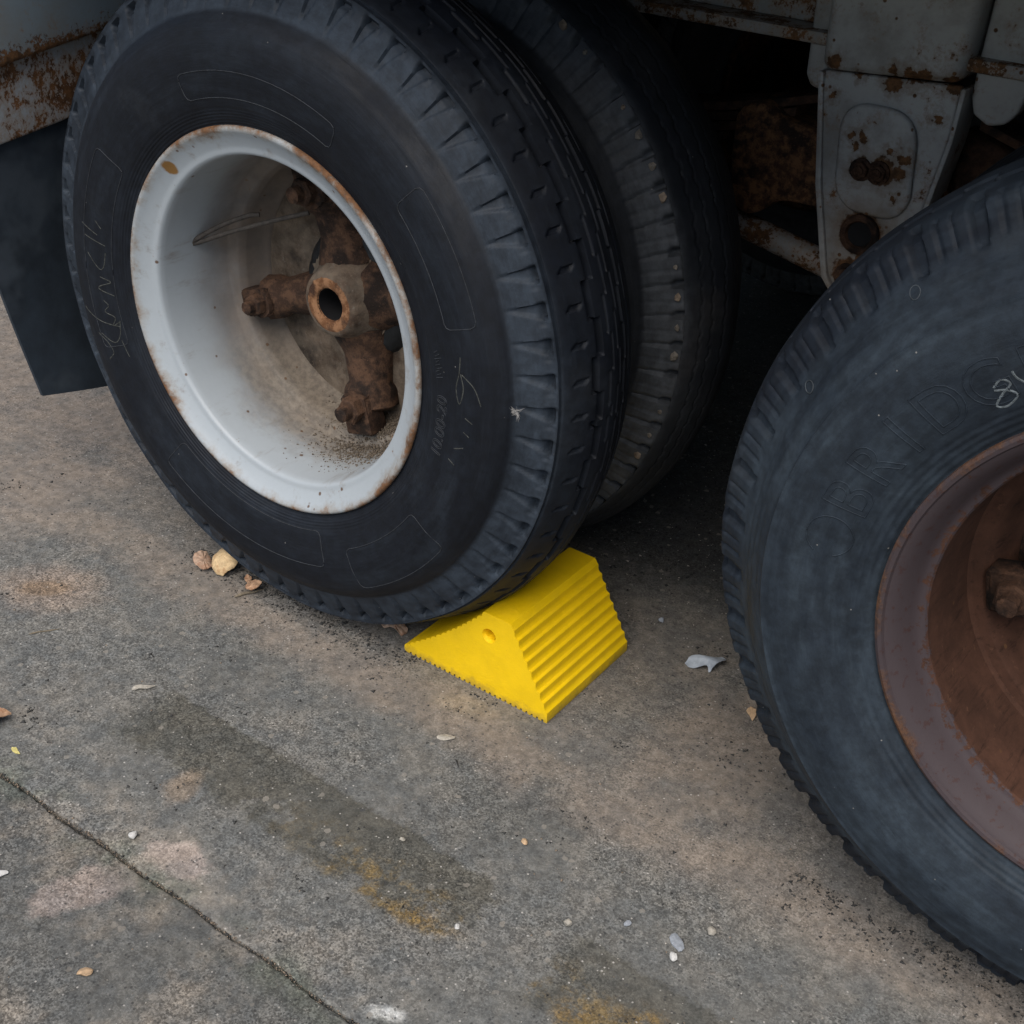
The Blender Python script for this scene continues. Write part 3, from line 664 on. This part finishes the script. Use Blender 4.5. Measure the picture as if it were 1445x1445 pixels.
# hand-scratched chalk marks, rear wheel
for st_ in ([(.350, 166), (.338, 167.6)], [(.377, 168.5), (.345, 169.8)], [(.372, 171.2), (.330, 172)], [(.366, 175.5), (.345, 179), (.335, 178), (.330, 174)], [(.345, 181.2), (.325, 182.2), (.352, 184.3), (.322, 186)],
            [(.346, 187.5), (.338, 189), (.348, 190.6), (.330, 192.2), (.338, 194.4), (.322, 193.4)], [(.402, 190.2), (.362, 193.2), (.325, 194.8)], [(.370, 196.3), (.346, 199), (.330, 197.2), (.322, 193)], [(.372, 203), (.356, 201.5), (.362, 198.6), (.378, 196.2)], [(.330, 198.6), (.326, 203.5)]):
    side_line('chalk_mark', OUT_A, smooth_path(st_, 5), w1, 'chalk_dim', .0010, lift=-.0005)
for st_ in ([(.369, 12), (.364, 8.5)], [(.364, 8.5), (.357, 5), (.362, 1.8), (.369, 5.2), (.366, 8.5)], [(.368, 8.4), (.385, 6), (.394, 2.5)], [(.372, -.8), (.383, -1.6)], [(.371, -4), (.380, -4.7)], [(.360, -8.8), (.374, -7.6)], [(.354, -12), (.366, -12.6)]):
    side_line('chalk_mark', OUT_A, smooth_path(st_, 5), w1, 'chalk_dim', .0010, lift=-.0005)
# front wheel: maker's name in outlined letters, and a chalked figure
for ch_, dg in (('B', 164.0), ('R', 155.8), ('I', 148.2), ('D', 139.9), ('G', 131.6), ('E', 123.4), ('S', 115.2), ('T', 107), ('O', 98.6), ('N', 90), ('E', 81.6)):
    side_text('maker_lettering', ch_, OUT_C, .346, dg, .068, w2, 'tyre_c', .0007)
side_line('maker_emblem', OUT_C, [(.346+.024*math.sin(t), 172.6+4.0*math.cos(t)) for t in np.linspace(.5, 5.9, 30)], w2, 'tyre_c', .0007)
for st_ in ([(.340, 131.2), (.345, 129.6), (.338, 128.6), (.331, 130.6), (.322, 132.6), (.318, 131.0), (.325, 128.6), (.333, 129.6), (.337, 131.4)], [(.349, 127.4), (.341, 127.2), (.334, 126.0), (.345, 123.6)]):
    side_line('chalk_figure', OUT_C, smooth_path(st_, 6), w2, 'chalk', .0015, lift=-.0008)
for dg in (136.5, 156.2):        # small registered marks on the shoulder
    c0 = .449
    side_line('shoulder_mark', OUT_C, [(c0+.006*math.sin(t), dg+.75*math.cos(t)) for t in np.linspace(0, 6.28, 18)], w2, 'emboss_c', .0005)

# ---- running gear and chassis
for cx in (0, 1.2217):
    tp(tube('axle', [(cx, .23, WZ), (cx, 1.2, WZ), (cx, 2.19, WZ)], .062, 'rust_dark', None, 20))
for y0 in (.70, 1.64):
    fr = empty('frame_rail', (0, y0, 0)); tp(fr)
    box('bottom_flange', (-.70, -.055, .897), (8, .075, .915), 'paint_frame', fr, .004)
    box('web', (-.70, .006, .9155), (8, .020, 1.18), 'paint_frame', fr, .002)
for i in range(9):
    x = -.5+i*.62
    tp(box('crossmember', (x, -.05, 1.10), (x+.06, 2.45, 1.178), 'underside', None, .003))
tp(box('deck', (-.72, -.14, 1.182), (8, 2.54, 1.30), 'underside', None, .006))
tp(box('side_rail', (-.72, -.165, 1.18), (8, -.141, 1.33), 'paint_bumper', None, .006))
tp(box('offside_daylight_block', (-.72, 2.541, .12), (8, 2.56, 1.33), 'underside', None, .006))  # added panel that keeps far-side daylight from showing under the chassis

# spring hanger between the two axles
hg = prism('hanger_bracket', [(.503, .864), (.505, .83), (.530, .70), (.556, .60), (.566, .566), (.578, .551), (.594, .545), (.612, .549), (.632, .570), (.684, .668), (.702, .80), (.704, .876)], .650, .664, 'paint_hanger', None, .004, 3)
tp(hg); hg['label'] = 'tapered grey hanger plate with rust spots and rusty bolts'
def rrect(cx, cz, w_, h_, rc, skew=0., n=5):
    o = []
    for sx, sz, a0 in ((1, 1, 0), (-1, 1, 90), (-1, -1, 180), (1, -1, 270)):
        for i in range(n):
            a = R(a0+90*i/(n-1)); z = sz*(h_/2-rc)+rc*math.sin(a)
            o.append((cx+sx*(w_/2-rc)+rc*math.cos(a)+skew*z, cz+z))
    return o
for_h = []
def hp(o):
    o.parent = hg; return o
hp(prism('raised_panel', rrect(.606, .752, .118, .158, .042, -.10), .641, .6505, 'paint_hanger', None, .006, 3))
hp(revolve('bushing', [(.6515, .030), (.642, .030), (.640, .027), (.640, .021), (.644, .019), (.648, .0185)], 'rust_dark', None, 40, 40)).location = (.6045, 0, .642)
hp(revolve('bushing_shade_disc', [(.646, .0186), (.6475, .010), (.648, .0)], 'bore_shade', None, 32, 40)).location = (.6045, 0, .642)  # shallow disc coloured as the dark of a hole, no real depth
for (bx, bz, s_) in ((.589, .738, .013), (.616, .739, .0135)):
    hp(hex_nut('hanger_bolt', (bx, .640, bz), s_, .009, 'rust_dark', None, .4, .3))
hp(hex_nut('hanger_bolt', (.597, .649, .572), .016, .010, 'rust', None, .2, .3))
hp(prism('edge_flange', [(.494, .862), (.503, .862), (.530, .70), (.566, .566), (.58, .548), (.575, .541), (.556, .562), (.520, .70)], .646, .715, 'paint_hanger', None, .003, 2))
hp(prism('edge_flange', [(.7045, .874), (.712, .874), (.710, .80), (.692, .664), (.640, .564), (.634, .570), (.6845, .668), (.7025, .80)], .646, .715, 'paint_hanger', None, .003, 2))
hp(prism('upper_box', [(.500, .8655), (.706, .880), (.716, 1.17), (.492, 1.17)], .632, .75, 'paint_hanger', None, .018, 4))
hp(prism('gusset', [(.488, .83), (.475, .835), (.466, .85), (.455, 1.17), (.4905, 1.17), (.4985, .868), (.498, .84)], .668, .70, 'paint_hanger', None, .006, 3))
hp(prism('gusset', [(.714, .86), (.722, .838), (.745, .826), (.768, .832), (.782, .85), (.80, .93), (.806, 1.17), (.7175, 1.17), (.7125, .90)], .668, .70, 'paint_hanger', None, .006, 3))
# equaliser arm, leaf springs and torque rod behind it
tp(prism('equaliser_arm', [(.352, .70), (.352, .765), (.366, .784), (.398, .792), (.43, .772), (.56, .755), (.70, .72), (.70, .66), (.52, .650), (.455, .648), (.432, .640), (.420, .622), (.392, .610), (.366, .625)], .690, .80, 'rust_speckled', None, .010, 3))
tp(tube('torque_rod', smooth_path([(.02, .75, .645), (.25, .75, .600), (.42, .75, .565), (.59, .75, .532)], 4), .0215, 'paint_frame', None, 18))
for cx, sx in ((0, 1), (1.2217, -1)):
    sp_ = empty('leaf_spring', (cx, .76, 0)); tp(sp_)
    for i in range(6):
        L = .50-.06*i; zz = .74-.016*i
        pts = [(x, zz+.09*(x/.5)**2*0.9) for x in np.linspace(-L, L, 11)]
        prism('spring_leaf', pts+[(x, z-.0135) for x, z in pts[::-1]], -.04, .04, 'rust_dark', sp_, .001, 1)
    prism('axle_seat', [(-.07, WZ+.05), (.07, WZ+.05), (.07, .645), (-.07, .645)], -.05, .05, 'rust_dark', sp_, .006)
tp(prism('shackle_arm', [(.69, .80), (.80, .775), (.90, .735), (.95, .69), (.93, .62), (.84, .60), (.70, .64)], .73, .80, 'rust_dark', None, .012, 3))

# tail: bumper beam, rusty valance below it, mud flap hanging behind the rear wheel
def slanted(name, y0, z0, y1, z1, dz0, dz1, x0, x1, mat, bevel):
    """beam running across the tail, bottom edge from (y0,z0) to (y1,z1)"""
    bm = bmesh.new(); q = [(y0, z0), (y1, z1), (y1, z1+dz1), (y0, z0+dz0)]
    f = bm.faces.new([bm.verts.new((x0, y, z)) for y, z in q]); ex = bmesh.ops.extrude_face_region(bm, geom=[f])
    bmesh.ops.translate(bm, verts=[v for v in ex['geom'] if isinstance(v, bmesh.types.BMVert)], vec=(x1-x0, 0, 0))
    bmesh.ops.bevel(bm, geom=list(bm.edges), offset=bevel, segments=3, affect='EDGES', profile=.5)
    return bm_obj(name, bm, mat, None, sharp=35)
tp(slanted('bumper_beam', -.10, .752, .66, .866, .16, .16, -.72, -.585, 'paint_bumper', .008))['label'] = 'pale blue bumper beam with rust along its lower edge'
tp(slanted('valance', -.10, .632, .66, .738, .135, .14, -.70, -.604, 'paint_valance', .005))['label'] = 'rust-eaten white valance under the bumper beam'
tp(box('tail_daylight_block', (-.71, .67, .22), (-.68, 2.5, 1.175), 'underside', None, .003))  # added dark sheet, hides the bright ground beyond the tail
fl = []
nv, nz = 9, 14
V = np.zeros((nv, nz, 3))
for i in range(nv):
    for j in range(nz):
        t = j/(nz-1); s_ = i/(nv-1)
        top = np.array([-.612, -.055+.50*s_, .640+.065*s_]); bot = np.array([-.600, .018+.40*s_, .202-.075*s_])
        q = top*(1-t)+bot*t; q[0] += -.016*math.sin(t*3.0+.3)+.010*math.sin(s_*4)*t
        V[i, j] = q
Vb = V.copy(); Vb[..., 0] -= .007
vv = [tuple(p) for p in V.reshape(-1, 3)]+[tuple(p) for p in Vb.reshape(-1, 3)]; nn_ = nv*nz; ff = []
for i in range(nv-1):
    for j in range(nz-1):
        a, b, c, d = i*nz+j, (i+1)*nz+j, (i+1)*nz+j+1, i*nz+j+1
        ff += [(a, b, c, d), (d+nn_, c+nn_, b+nn_, a+nn_)]
for j in range(nz-1):
    for i, s_ in ((0, 1), (nv-1, -1)):
        a, d = i*nz+j, i*nz+j+1; ff.append((a, d, d+nn_, a+nn_) if s_ > 0 else (d, a, a+nn_, d+nn_))
for i in range(nv-1):
    for j, s_ in ((0, -1), (nz-1, 1)):
        a, b = i*nz+j, (i+1)*nz+j; ff.append((a, b, b+nn_, a+nn_) if s_ < 0 else (b, a, a+nn_, b+nn_))
tp(mk('mud_flap', vv, ff, 'flap', None, True, 40))['label'] = 'black rubber mud flap hanging behind the rear wheel'

# ------------------------------------------------------------------ the wheel chock
X0, Y0, CL, CD, CH, XA, XB = .2067, .0656, .2767, .2294, .1481, .3568, .4076
def chock_profile():
    p = []
    # ribbed sole: small teeth along the ground
    nt_ = 27; x1 = X0+CL
    for i in range(nt_):
        xa = X0+.006+(CL-.012)*i/nt_; st_ = (CL-.012)/nt_
        p += [(xa, .0002), (xa+st_*.55, .0002), (xa+st_*.62, .0042), (xa+st_*.93, .0042)]
    p += [(x1-.006, .0002), (x1-.0005, .0004), (x1, .0030), (x1-.001, .019)]
    # stepped back: eight rounded ribs
    nb = 8; xb0, zb0, xb1, zb1 = x1-.0025, .0215, XB+.003, CH-.006
    for i in range(nb):
        for t, o_ in ((.0, -.0010), (.2, -.0019), (.4, -.0012), (.6, .0006), (.78, .0016), (.92, .0006)):
            s_ = (i+t)/nb; x = xb0+(xb1-xb0)*s_; z = zb0+(zb1-zb0)*s_
            nx, nz_ = (zb1-zb0), -(xb1-xb0); L = math.hypot(nx, nz_); p.append((x+o_*nx/L, z+o_*nz_/L))
    p += [(XB+.002, CH-.003), (XB-.001, CH), (XA+.003, CH), (XA, CH-.0015)]
    # concave tyre face with fine ribs
    n = 15
    for i in range(n):
        for t, o_ in ((.15, .0), (.5, -.0028), (.85, .0)):
            s_ = (i+t)/n; x = XA+(X0+.004-XA)*s_; z = (CH-.003)+(.016-CH+.003)*s_
            sag = .0055*4*s_*(1-s_); nx, nz_ = .70, -.71
            p.append((x+(sag-o_*.0-o_)*nx, z+(sag-o_)*nz_))
    p += [(X0+.001, .013), (X0, .009), (X0+.001, .002)]
    return p
ck = prism('wheel_chock', chock_profile(), Y0, Y0+CD, 'yellow', None, 0)
bmc = bmesh.new(); bmc.from_mesh(ck.data)
# soften the two outline rims a little: inset then push out
bmesh.ops.recalc_face_normals(bmc, faces=bmc.faces)
bmc.to_mesh(ck.data); bmc.free()
def boolean_holes(o, cutters):
    for c in cutters:
        m_ = o.modifiers.new('hole', 'BOOLEAN'); m_.object = c; m_.operation = 'DIFFERENCE'; m_.solver = 'EXACT'
    bpy.context.view_layer.update()
    me = bpy.data.meshes.new_from_object(o.evaluated_get(bpy.context.evaluated_depsgraph_get()))
    o.modifiers.clear(); o.data = me
    for c in cutters: bpy.data.objects.remove(c)
hx, hz = .3695, .1085
def cutter(r1, r2, y0, y1):
    bm = bmesh.new(); bmesh.ops.create_cone(bm, cap_ends=True, segments=36, radius1=r1, radius2=r2, depth=y1-y0, matrix=Matrix.Translation((hx, (y0+y1)/2, hz)) @ Matrix.Rotation(-math.pi/2, 4, 'X'))
    return bm_obj('cutter', bm, 'yellow')
boolean_holes(ck, [cutter(.0098, .0098, Y0-.02, Y0+CD+.02), cutter(.0150, .0098, Y0-.006, Y0+.006)])
bmc = bmesh.new(); bmc.from_mesh(ck.data)
bmesh.ops.recalc_face_normals(bmc, faces=bmc.faces)
es = [e for e in bmc.edges if e.is_manifold and e.calc_face_angle(0) > 1.2 and (all(abs(v.co.y-Y0) < 1e-4 for v in e.verts) or all(abs(v.co.y-Y0-CD) < 1e-4 for v in e.verts))]
bmc.to_mesh(ck.data); bmc.free()
bv = ck.modifiers.new('round', 'BEVEL'); bv.width = .0022; bv.segments = 2; bv.limit_method = 'ANGLE'; bv.angle_limit = R(62)
for q in ck.data.polygons: q.use_smooth = True
ck.data.set_sharp_from_angle(angle=R(34))
tag(ck, 'bright yellow ribbed wheel chock wedged under the pale-rimmed wheel', 'wheel chock')

# ------------------------------------------------------------------ loose litter and stones
def leaf(name, loc, outline, mat, curl, thick, rz, label, cat, ribs=0., tilt=(0, 0), seed=1):
    """curled dry leaf; outline = list of (x, y) metres; curl(x, y) -> z"""
    rg = random.Random(seed); O = smooth_path(outline+[outline[0]], 5)[:-1]; n = len(O); C = O.mean(0); rings = 6; top = []
    for k_ in range(1, rings+1):
        for i in range(n):
            f = k_/rings; x, y = C+(O[i]-C)*f*(1+(rg.uniform(-.03, .03) if k_ == rings else 0))
            top.append((x, y, curl(x, y)+rg.uniform(-1, 1)*thick*.35+ribs*math.sin(i*2*math.pi/n*9)*f))
    top = [(C[0], C[1], curl(*C))]+top; nt_ = len(top); V = top+[(x, y, z-thick) for x, y, z in top]; F = []
    for i in range(n):
        j = (i+1) % n; F += [(0, 1+i, 1+j), (nt_, nt_+1+j, nt_+1+i)]
        for k_ in range(rings-1):
            a, b = 1+k_*n+i, 1+k_*n+j; F += [(a, a+n, b+n, b), (nt_+b, nt_+b+n, nt_+a+n, nt_+a)]
        a, b = 1+(rings-1)*n+i, 1+(rings-1)*n+j; F.append((a, nt_+a, nt_+b, b))
    E_ = Euler((tilt[0], tilt[1], rz)).to_matrix(); V = [E_ @ Vector(v) for v in V]; zm = min(v.z for v in V)
    V = [(v.x, v.y, v.z-zm) for v in V]
    o = mk(name, V, F, mat, None, True, 50); o.location = loc; return tag(o, label, cat)
def circle(r_, n=10, sx=1., sy=1., j=.1, seed=0):
    rg = random.Random(seed); return [(r_*sx*math.cos(2*math.pi*i/n)*(1+rg.uniform(-j, j)), r_*sy*math.sin(2*math.pi*i/n)*(1+rg.uniform(-j, j))) for i in range(n)]
lf = leaf('dry_leaf', (-.178, .040, .002), circle(.026, 12, 1, 1.15, .06, 3), 'leaf_pale', lambda x, y: -.9*((x*x+y*y)/.045), .0016, .4, 'pale cream curled dry leaf on the concrete beside the rear tyre', 'leaf', .0012, (.35, -.25), 2)
fo = leaf('folded_edge', (0, 0, 0), circle(.021, 9, .8, 1.2, .2, 8), 'leaf_pink', lambda x, y: -18*x*x+3*y*x, .0018, 1.1, None, None, .001, (.2, .3), 5)
fo.parent = lf; fo.location = (-.034, -.012, 0)
leaf('dry_leaf', (-.104, .032, .001), [(-.030, .004), (-.020, .008), (-.004, .004), (.012, .012), (.024, .012), (.028, -.004), (.016, -.014), (.004, -.010), (-.008, -.004), (-.022, -.004)], 'leaf_brown', lambda x, y: .010*math.sin(x*70)-10*y*y, .0018, -.35, 'bow-shaped brown dry leaf half under the rear tyre', 'leaf', .0008, (.3, .1), 3)
leaf('dry_leaf', (.160, .092, .001), [(-.022, .0), (-.012, .010), (.0, .004), (.014, .012), (.024, .006), (.020, -.008), (.004, -.006), (-.010, -.010)], 'leaf_pink', lambda x, y: .007*math.cos(x*110), .0018, .25, 'pinkish dry leaf scrap pinched between tyre and yellow chock', 'leaf', .0008, (.25, .1), 4)
leaf('dry_leaf', (-.143, -.447, .001), [(-.04, -.01), (-.02, .018), (.006, .020), (.022, .024), (.018, .006), (.020, -.006), (.006, -.016), (.012, -.030), (-.010, -.024)], 'leaf_brown', lambda x, y: .006*math.sin(x*80+y*60), .0015, .1, 'torn brown leaf at the left edge of the picture', 'leaf', .0008, (.1, .1), 6)
leaf('leaf_scrap', (-.065, -.459, .0005), [(-.009, .0), (-.004, .004), (.004, .002), (.011, .001), (.004, -.003), (-.005, -.003)], 'leaf_yellow', lambda x, y: -20*y*y, .0008, -.1, 'tiny yellow leaf scrap near the slab joint', 'leaf', .0002, (0, 0), 7)
leaf('leaf_scrap', (.715, .285, .0005), [(-.012, .004), (-.002, .008), (.008, .0), (.014, -.010), (.004, -.008), (-.008, -.006)], 'tan_stone', lambda x, y: -12*y*y, .001, -.5, 'tan leaf scrap tucked against the rusty-rimmed tyre', 'leaf', .0004, (.1, 0), 9)
# crumpled plastic scrap
leaf('plastic_scrap', (.603, .335, .001), [(-.030, -.004), (-.022, .008), (.0, .010), (.014, .013), (.024, .024), (.032, .022), (.024, .008), (.016, -.002), (.010, -.012), (.004, -.004), (-.016, -.010)], 'plastic', lambda x, y: .006*math.sin(y*160+.6)+.004*math.cos(x*90), .0008, .35, 'crumpled grey-white plastic scrap between chock and front tyre', 'scrap', .0006, (.35, .0), 10)
# slivers and twigs
def sliver(name, loc, L, w_, rz, mat, label, cat):
    o = tube(name, smooth_path([(-L/2, 0, w_*.6), (-L*.2, w_*.5, w_), (L*.15, -w_*.3, w_*.9), (L/2, w_*.2, w_*.5)], 4), np.interp(np.linspace(0, 1, 13), [0, .15, .7, 1], [.35*w_, w_, .8*w_, .2*w_]), mat, None, 7)
    o.location = loc; o.rotation_euler = (0, 0, rz); return tag(o, label, cat)
sliver('twig', (-.092, .018, 0), .052, .0028, 1.15, 'wood', 'short dry twig lying beside the brown leaf near the rear tyre', 'twig')
sliver('wood_splinter', (-.034, -.257, 0), .034, .0040, .95, 'pale_stone', 'pale wood splinter at the end of the worn stripe', 'splinter')
sliver('twig', (.433, -.087, 0), .018, .0012, -.6, 'grit_dark', 'tiny black twig on the concrete in front of the chock', 'twig')
sliver('twig', (-.262, -.262, 0), .050, .0014, 1.0, 'wood', 'thin grey twig near the brown round stain', 'twig')
# countable stones and chips
st_grp = None
for loc, size, mat, lab, rz in (
        ((.188, -.464), (.0065, .0075, .0045), 'white_stone', 'bright white pebble just behind the slab joint', .3),
        ((.112, -.610), (.012, .005, .004), 'white_stone', 'long white stone chip at the left edge of the picture', .9),
        ((.314, -.639), (.010, .0065, .004), 'tan_stone', 'tan stone chip lowest left on the near slab', .8),
        ((.864, -.128), (.0065, .0065, .005), 'pale_stone', 'cream pebble right of the grey mortar flake', .1),
        ((.716, -.228), (.006, .0055, .005), 'pale_stone', 'cream pebble below the chock beside the stripe end', .5),
        ((.775, -.181), (.006, .004, .003), 'grey_stone', 'small grey pebble left of the mortar flake', 1.2),
        ((.612, -.317), (.0045, .004, .003), 'white_stone', 'small white pebble on the ochre stripe', 0.),
        ((.467, -.248), (.0045, .0035, .003), 'pale_stone', 'small cream pebble on the far edge of the stripe', .6),
        ((.487, .400), (.0055, .006, .005), 'grey_stone', 'blue-grey pebble in the shade behind the chock', .2),
        ((.388, -.055), (.016, .007, .0022), 'pale_stone', 'flat pale flake in front of the chock tip', .65),
        ((.595, -.150), (.007, .004, .003), 'tan_stone', 'tan chip midway between chock and stripe', -.6),
        ((.845, -.190), (.008, .005, .0045), 'white_stone', 'white chip at the foot of the grey mortar flake', -.9)):
    lump('pebble', (loc[0], loc[1], 0), size, mat, hash(lab) % 9973 if False else int(loc[0]*1e4)+int(loc[1]*-1e3), lab, 'pebble', 'loose stones on the concrete', 2, .3, rz)
lump('mortar_flake', (.838, -.168, 0), (.015, .008, .0028), 'grey_stone', 77, 'flat blue-grey mortar flake right of the stripe end', 'flake', None, 2, .3, -.75)
# pebbles jammed in the inner tyre's shoulder
for i, dg in enumerate(np.arange(-24.5, 62, 360/65)):
    a = R(dg+.8); rr = .4735; ps = random.uniform(.6, 1.15)
    if i % 5 == 3: continue
    o = lump('wedged_pebble', (rr*math.cos(a), .32+.0255, WZ+rr*math.sin(a)-.005), (.0068*ps, .0070*ps, .0085*ps), 'wedged_stone' if i % 3 else 'grit_tan', 300+i, 'small pebble jammed in a shoulder notch of the inner rear tyre', 'pebble', 'pebbles jammed in the inner tyre', 1, .3)
# tuft of down on the shoulder of the rear tyre
def feather(loc):
    vs, fs = [], []; rg = random.Random(3)
    def barb(p0, d, L, wd, bend):
        side = d.cross(Vector((0, 1, 0))).normalized(); b = len(vs); n_ = 5
        for i in range(n_):
            t = i/(n_-1); c = p0+d*L*t+bend*L*t*t; ww = wd*(1-t*.85)
            vs.extend([c+side*ww, c-side*ww, c+Vector((0, -ww, 0))])
        for i in range(n_-1):
            for j in range(3):
                q = (j+1) % 3; fs.append((b+i*3+j, b+i*3+q, b+i*3+3+q, b+i*3+3+j))
    barb(Vector((-.013, 0, -.007)), Vector((.9, 0, .45)).normalized(), .016, .0011, Vector((.1, 0, .25)))
    barb(Vector((.001, 0, .001)), Vector((.85, -.1, .5)).normalized(), .017, .0007, Vector((0, 0, .1)))
    barb(Vector((.002, 0, -.001)), Vector((.5, -.1, -.8)).normalized(), .013, .0008, Vector((-.2, 0, 0)))
    for k_ in range(70):
        d = Vector((rg.gauss(0, 1), -abs(rg.gauss(0, .25)), rg.gauss(0, .7))).normalized()
        q = Vector((rg.gauss(0, .003), 0, rg.gauss(0, .0025)))
        barb(q, d, rg.uniform(.003, .007), .00035, Vector((rg.uniform(-.5, .5), 0, rg.uniform(-.5, .5))))
    o = mk('feather_tuft', vs, fs, 'fluff', None, False); o.location = loc
    return tag(o, 'grey tuft of down stuck to the shoulder of the rear tyre', 'feather')
feather((.432, .0065, WZ+.0155))
# bent wire lying in the rear rim
wr = tube('bent_wire', smooth_path([(-.085, .180, .622), (-.13, .150, .606), (-.19, .110, .582), (-.232, .085, .562), (-.236, .080, .565), (-.200, .108, .592), (-.165, .130, .610), (-.150, .14, .613)], 6), .0038, 'wire', None, 8)
tag(wr, 'bent grey wire resting inside the pale rear rim', 'wire')
# sandy dirt collected in the bottom of the rear rim
def rim_surface(y): return np.interp(y, [.02, .06, .12, .146, .1515, .168, .20, .21], [.242, .2405, .238, .236, .219, .2125, .200, .197])
def rim_grains():
    n = 5200; dg = np.random.normal(-72, 13, n); y = np.clip(np.random.normal(.155, .034, n), .05, .205)
    keep = np.random.rand(n) < .95; dg, y = dg[keep], y[keep]; a = np.radians(dg)
    core = np.exp(-((dg+72)/15)**2-((y-.16)/.035)**2)
    r_ = rim_surface(y)-.006*core*np.random.rand(len(y))
    return np.column_stack([r_*np.cos(a), y, WZ+r_*np.sin(a)])
def area(n, x0, x1, y0, y1): return np.column_stack([np.random.uniform(x0, x1, n), np.random.uniform(y0, y1, n), np.zeros(n)])
def jl(x): return -.4985 + .004*np.sin(x*3.1) + .0016*np.sin(x*41+1)
def sizes(n, a, b, p=3.): return a+(b-a)*np.random.rand(n)**p
a = rim_grains(); GR = a
n = 1500; a = area(n, -.9, 1.7, -.9, .5); rg_ = scatter('rim_dirt', GR, sizes(len(GR), .0006, .0024, 2.5), 'sand', 'sandy dirt gathered in the bottom of the pale rear rim', .9); rg_['category'] = 'dirt'
scatter('light_grit', a, sizes(n, .0005, .0022, 5), 'grit_light', 'pale grit sprinkled over the concrete')
xj = np.random.uniform(-.5, 1.1, 1500); jp = np.column_stack([xj, jl(xj)+np.random.randn(1500)*.0018, np.full(1500, -.0018)])
n = 900; a = np.vstack([area(n, -.9, 1.7, -.8, .5), jp]); scatter('tan_grit', a, sizes(len(a), .0006, .0024, 4), 'grit_tan', 'tan grit on the concrete and in the slab joint')
def along(n, x0, x1, yc, sy, cx): # crumbs hugging the foot of a tyre
    x = np.random.uniform(x0, x1, n); return np.column_stack([x, yc+np.abs(np.random.randn(n))*-sy+.02, np.zeros(n)])
clus = []
for _ in range(80):
    cx, cy = random.uniform(-.9, 1.3), random.uniform(-.42, .40); k_ = random.randint(5, 26); s_ = random.uniform(.006, .022)
    clus.append(np.column_stack([cx+np.random.randn(k_)*s_*1.6, cy+np.random.randn(k_)*s_*.7, np.zeros(k_)]))
dk = np.vstack([area(900, -.95, 1.6, -.5, .42), along(1500, -.26, .24, .045, .028, 0), along(1100, .90, 1.5, .015, .03, 1.2)]+clus+[np.column_stack([xj[:260]+.01, jl(xj[:260]), np.full(260, -.0025)])])
scatter('dark_grit', dk, sizes(len(dk), .0008, .0034, 3), 'grit_dark', 'dark crumbs strewn over the concrete and against the tyres')
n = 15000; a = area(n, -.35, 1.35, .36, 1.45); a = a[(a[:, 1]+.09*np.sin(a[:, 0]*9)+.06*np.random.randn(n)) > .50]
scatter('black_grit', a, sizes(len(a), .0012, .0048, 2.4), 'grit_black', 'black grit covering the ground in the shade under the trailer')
n = 320; a = area(n, -.3, 1.3, .42, 1.1); scatter('stone_grit', a, sizes(n, .0012, .0040, 3), 'grit_light', 'pale chips lying among the black grit')
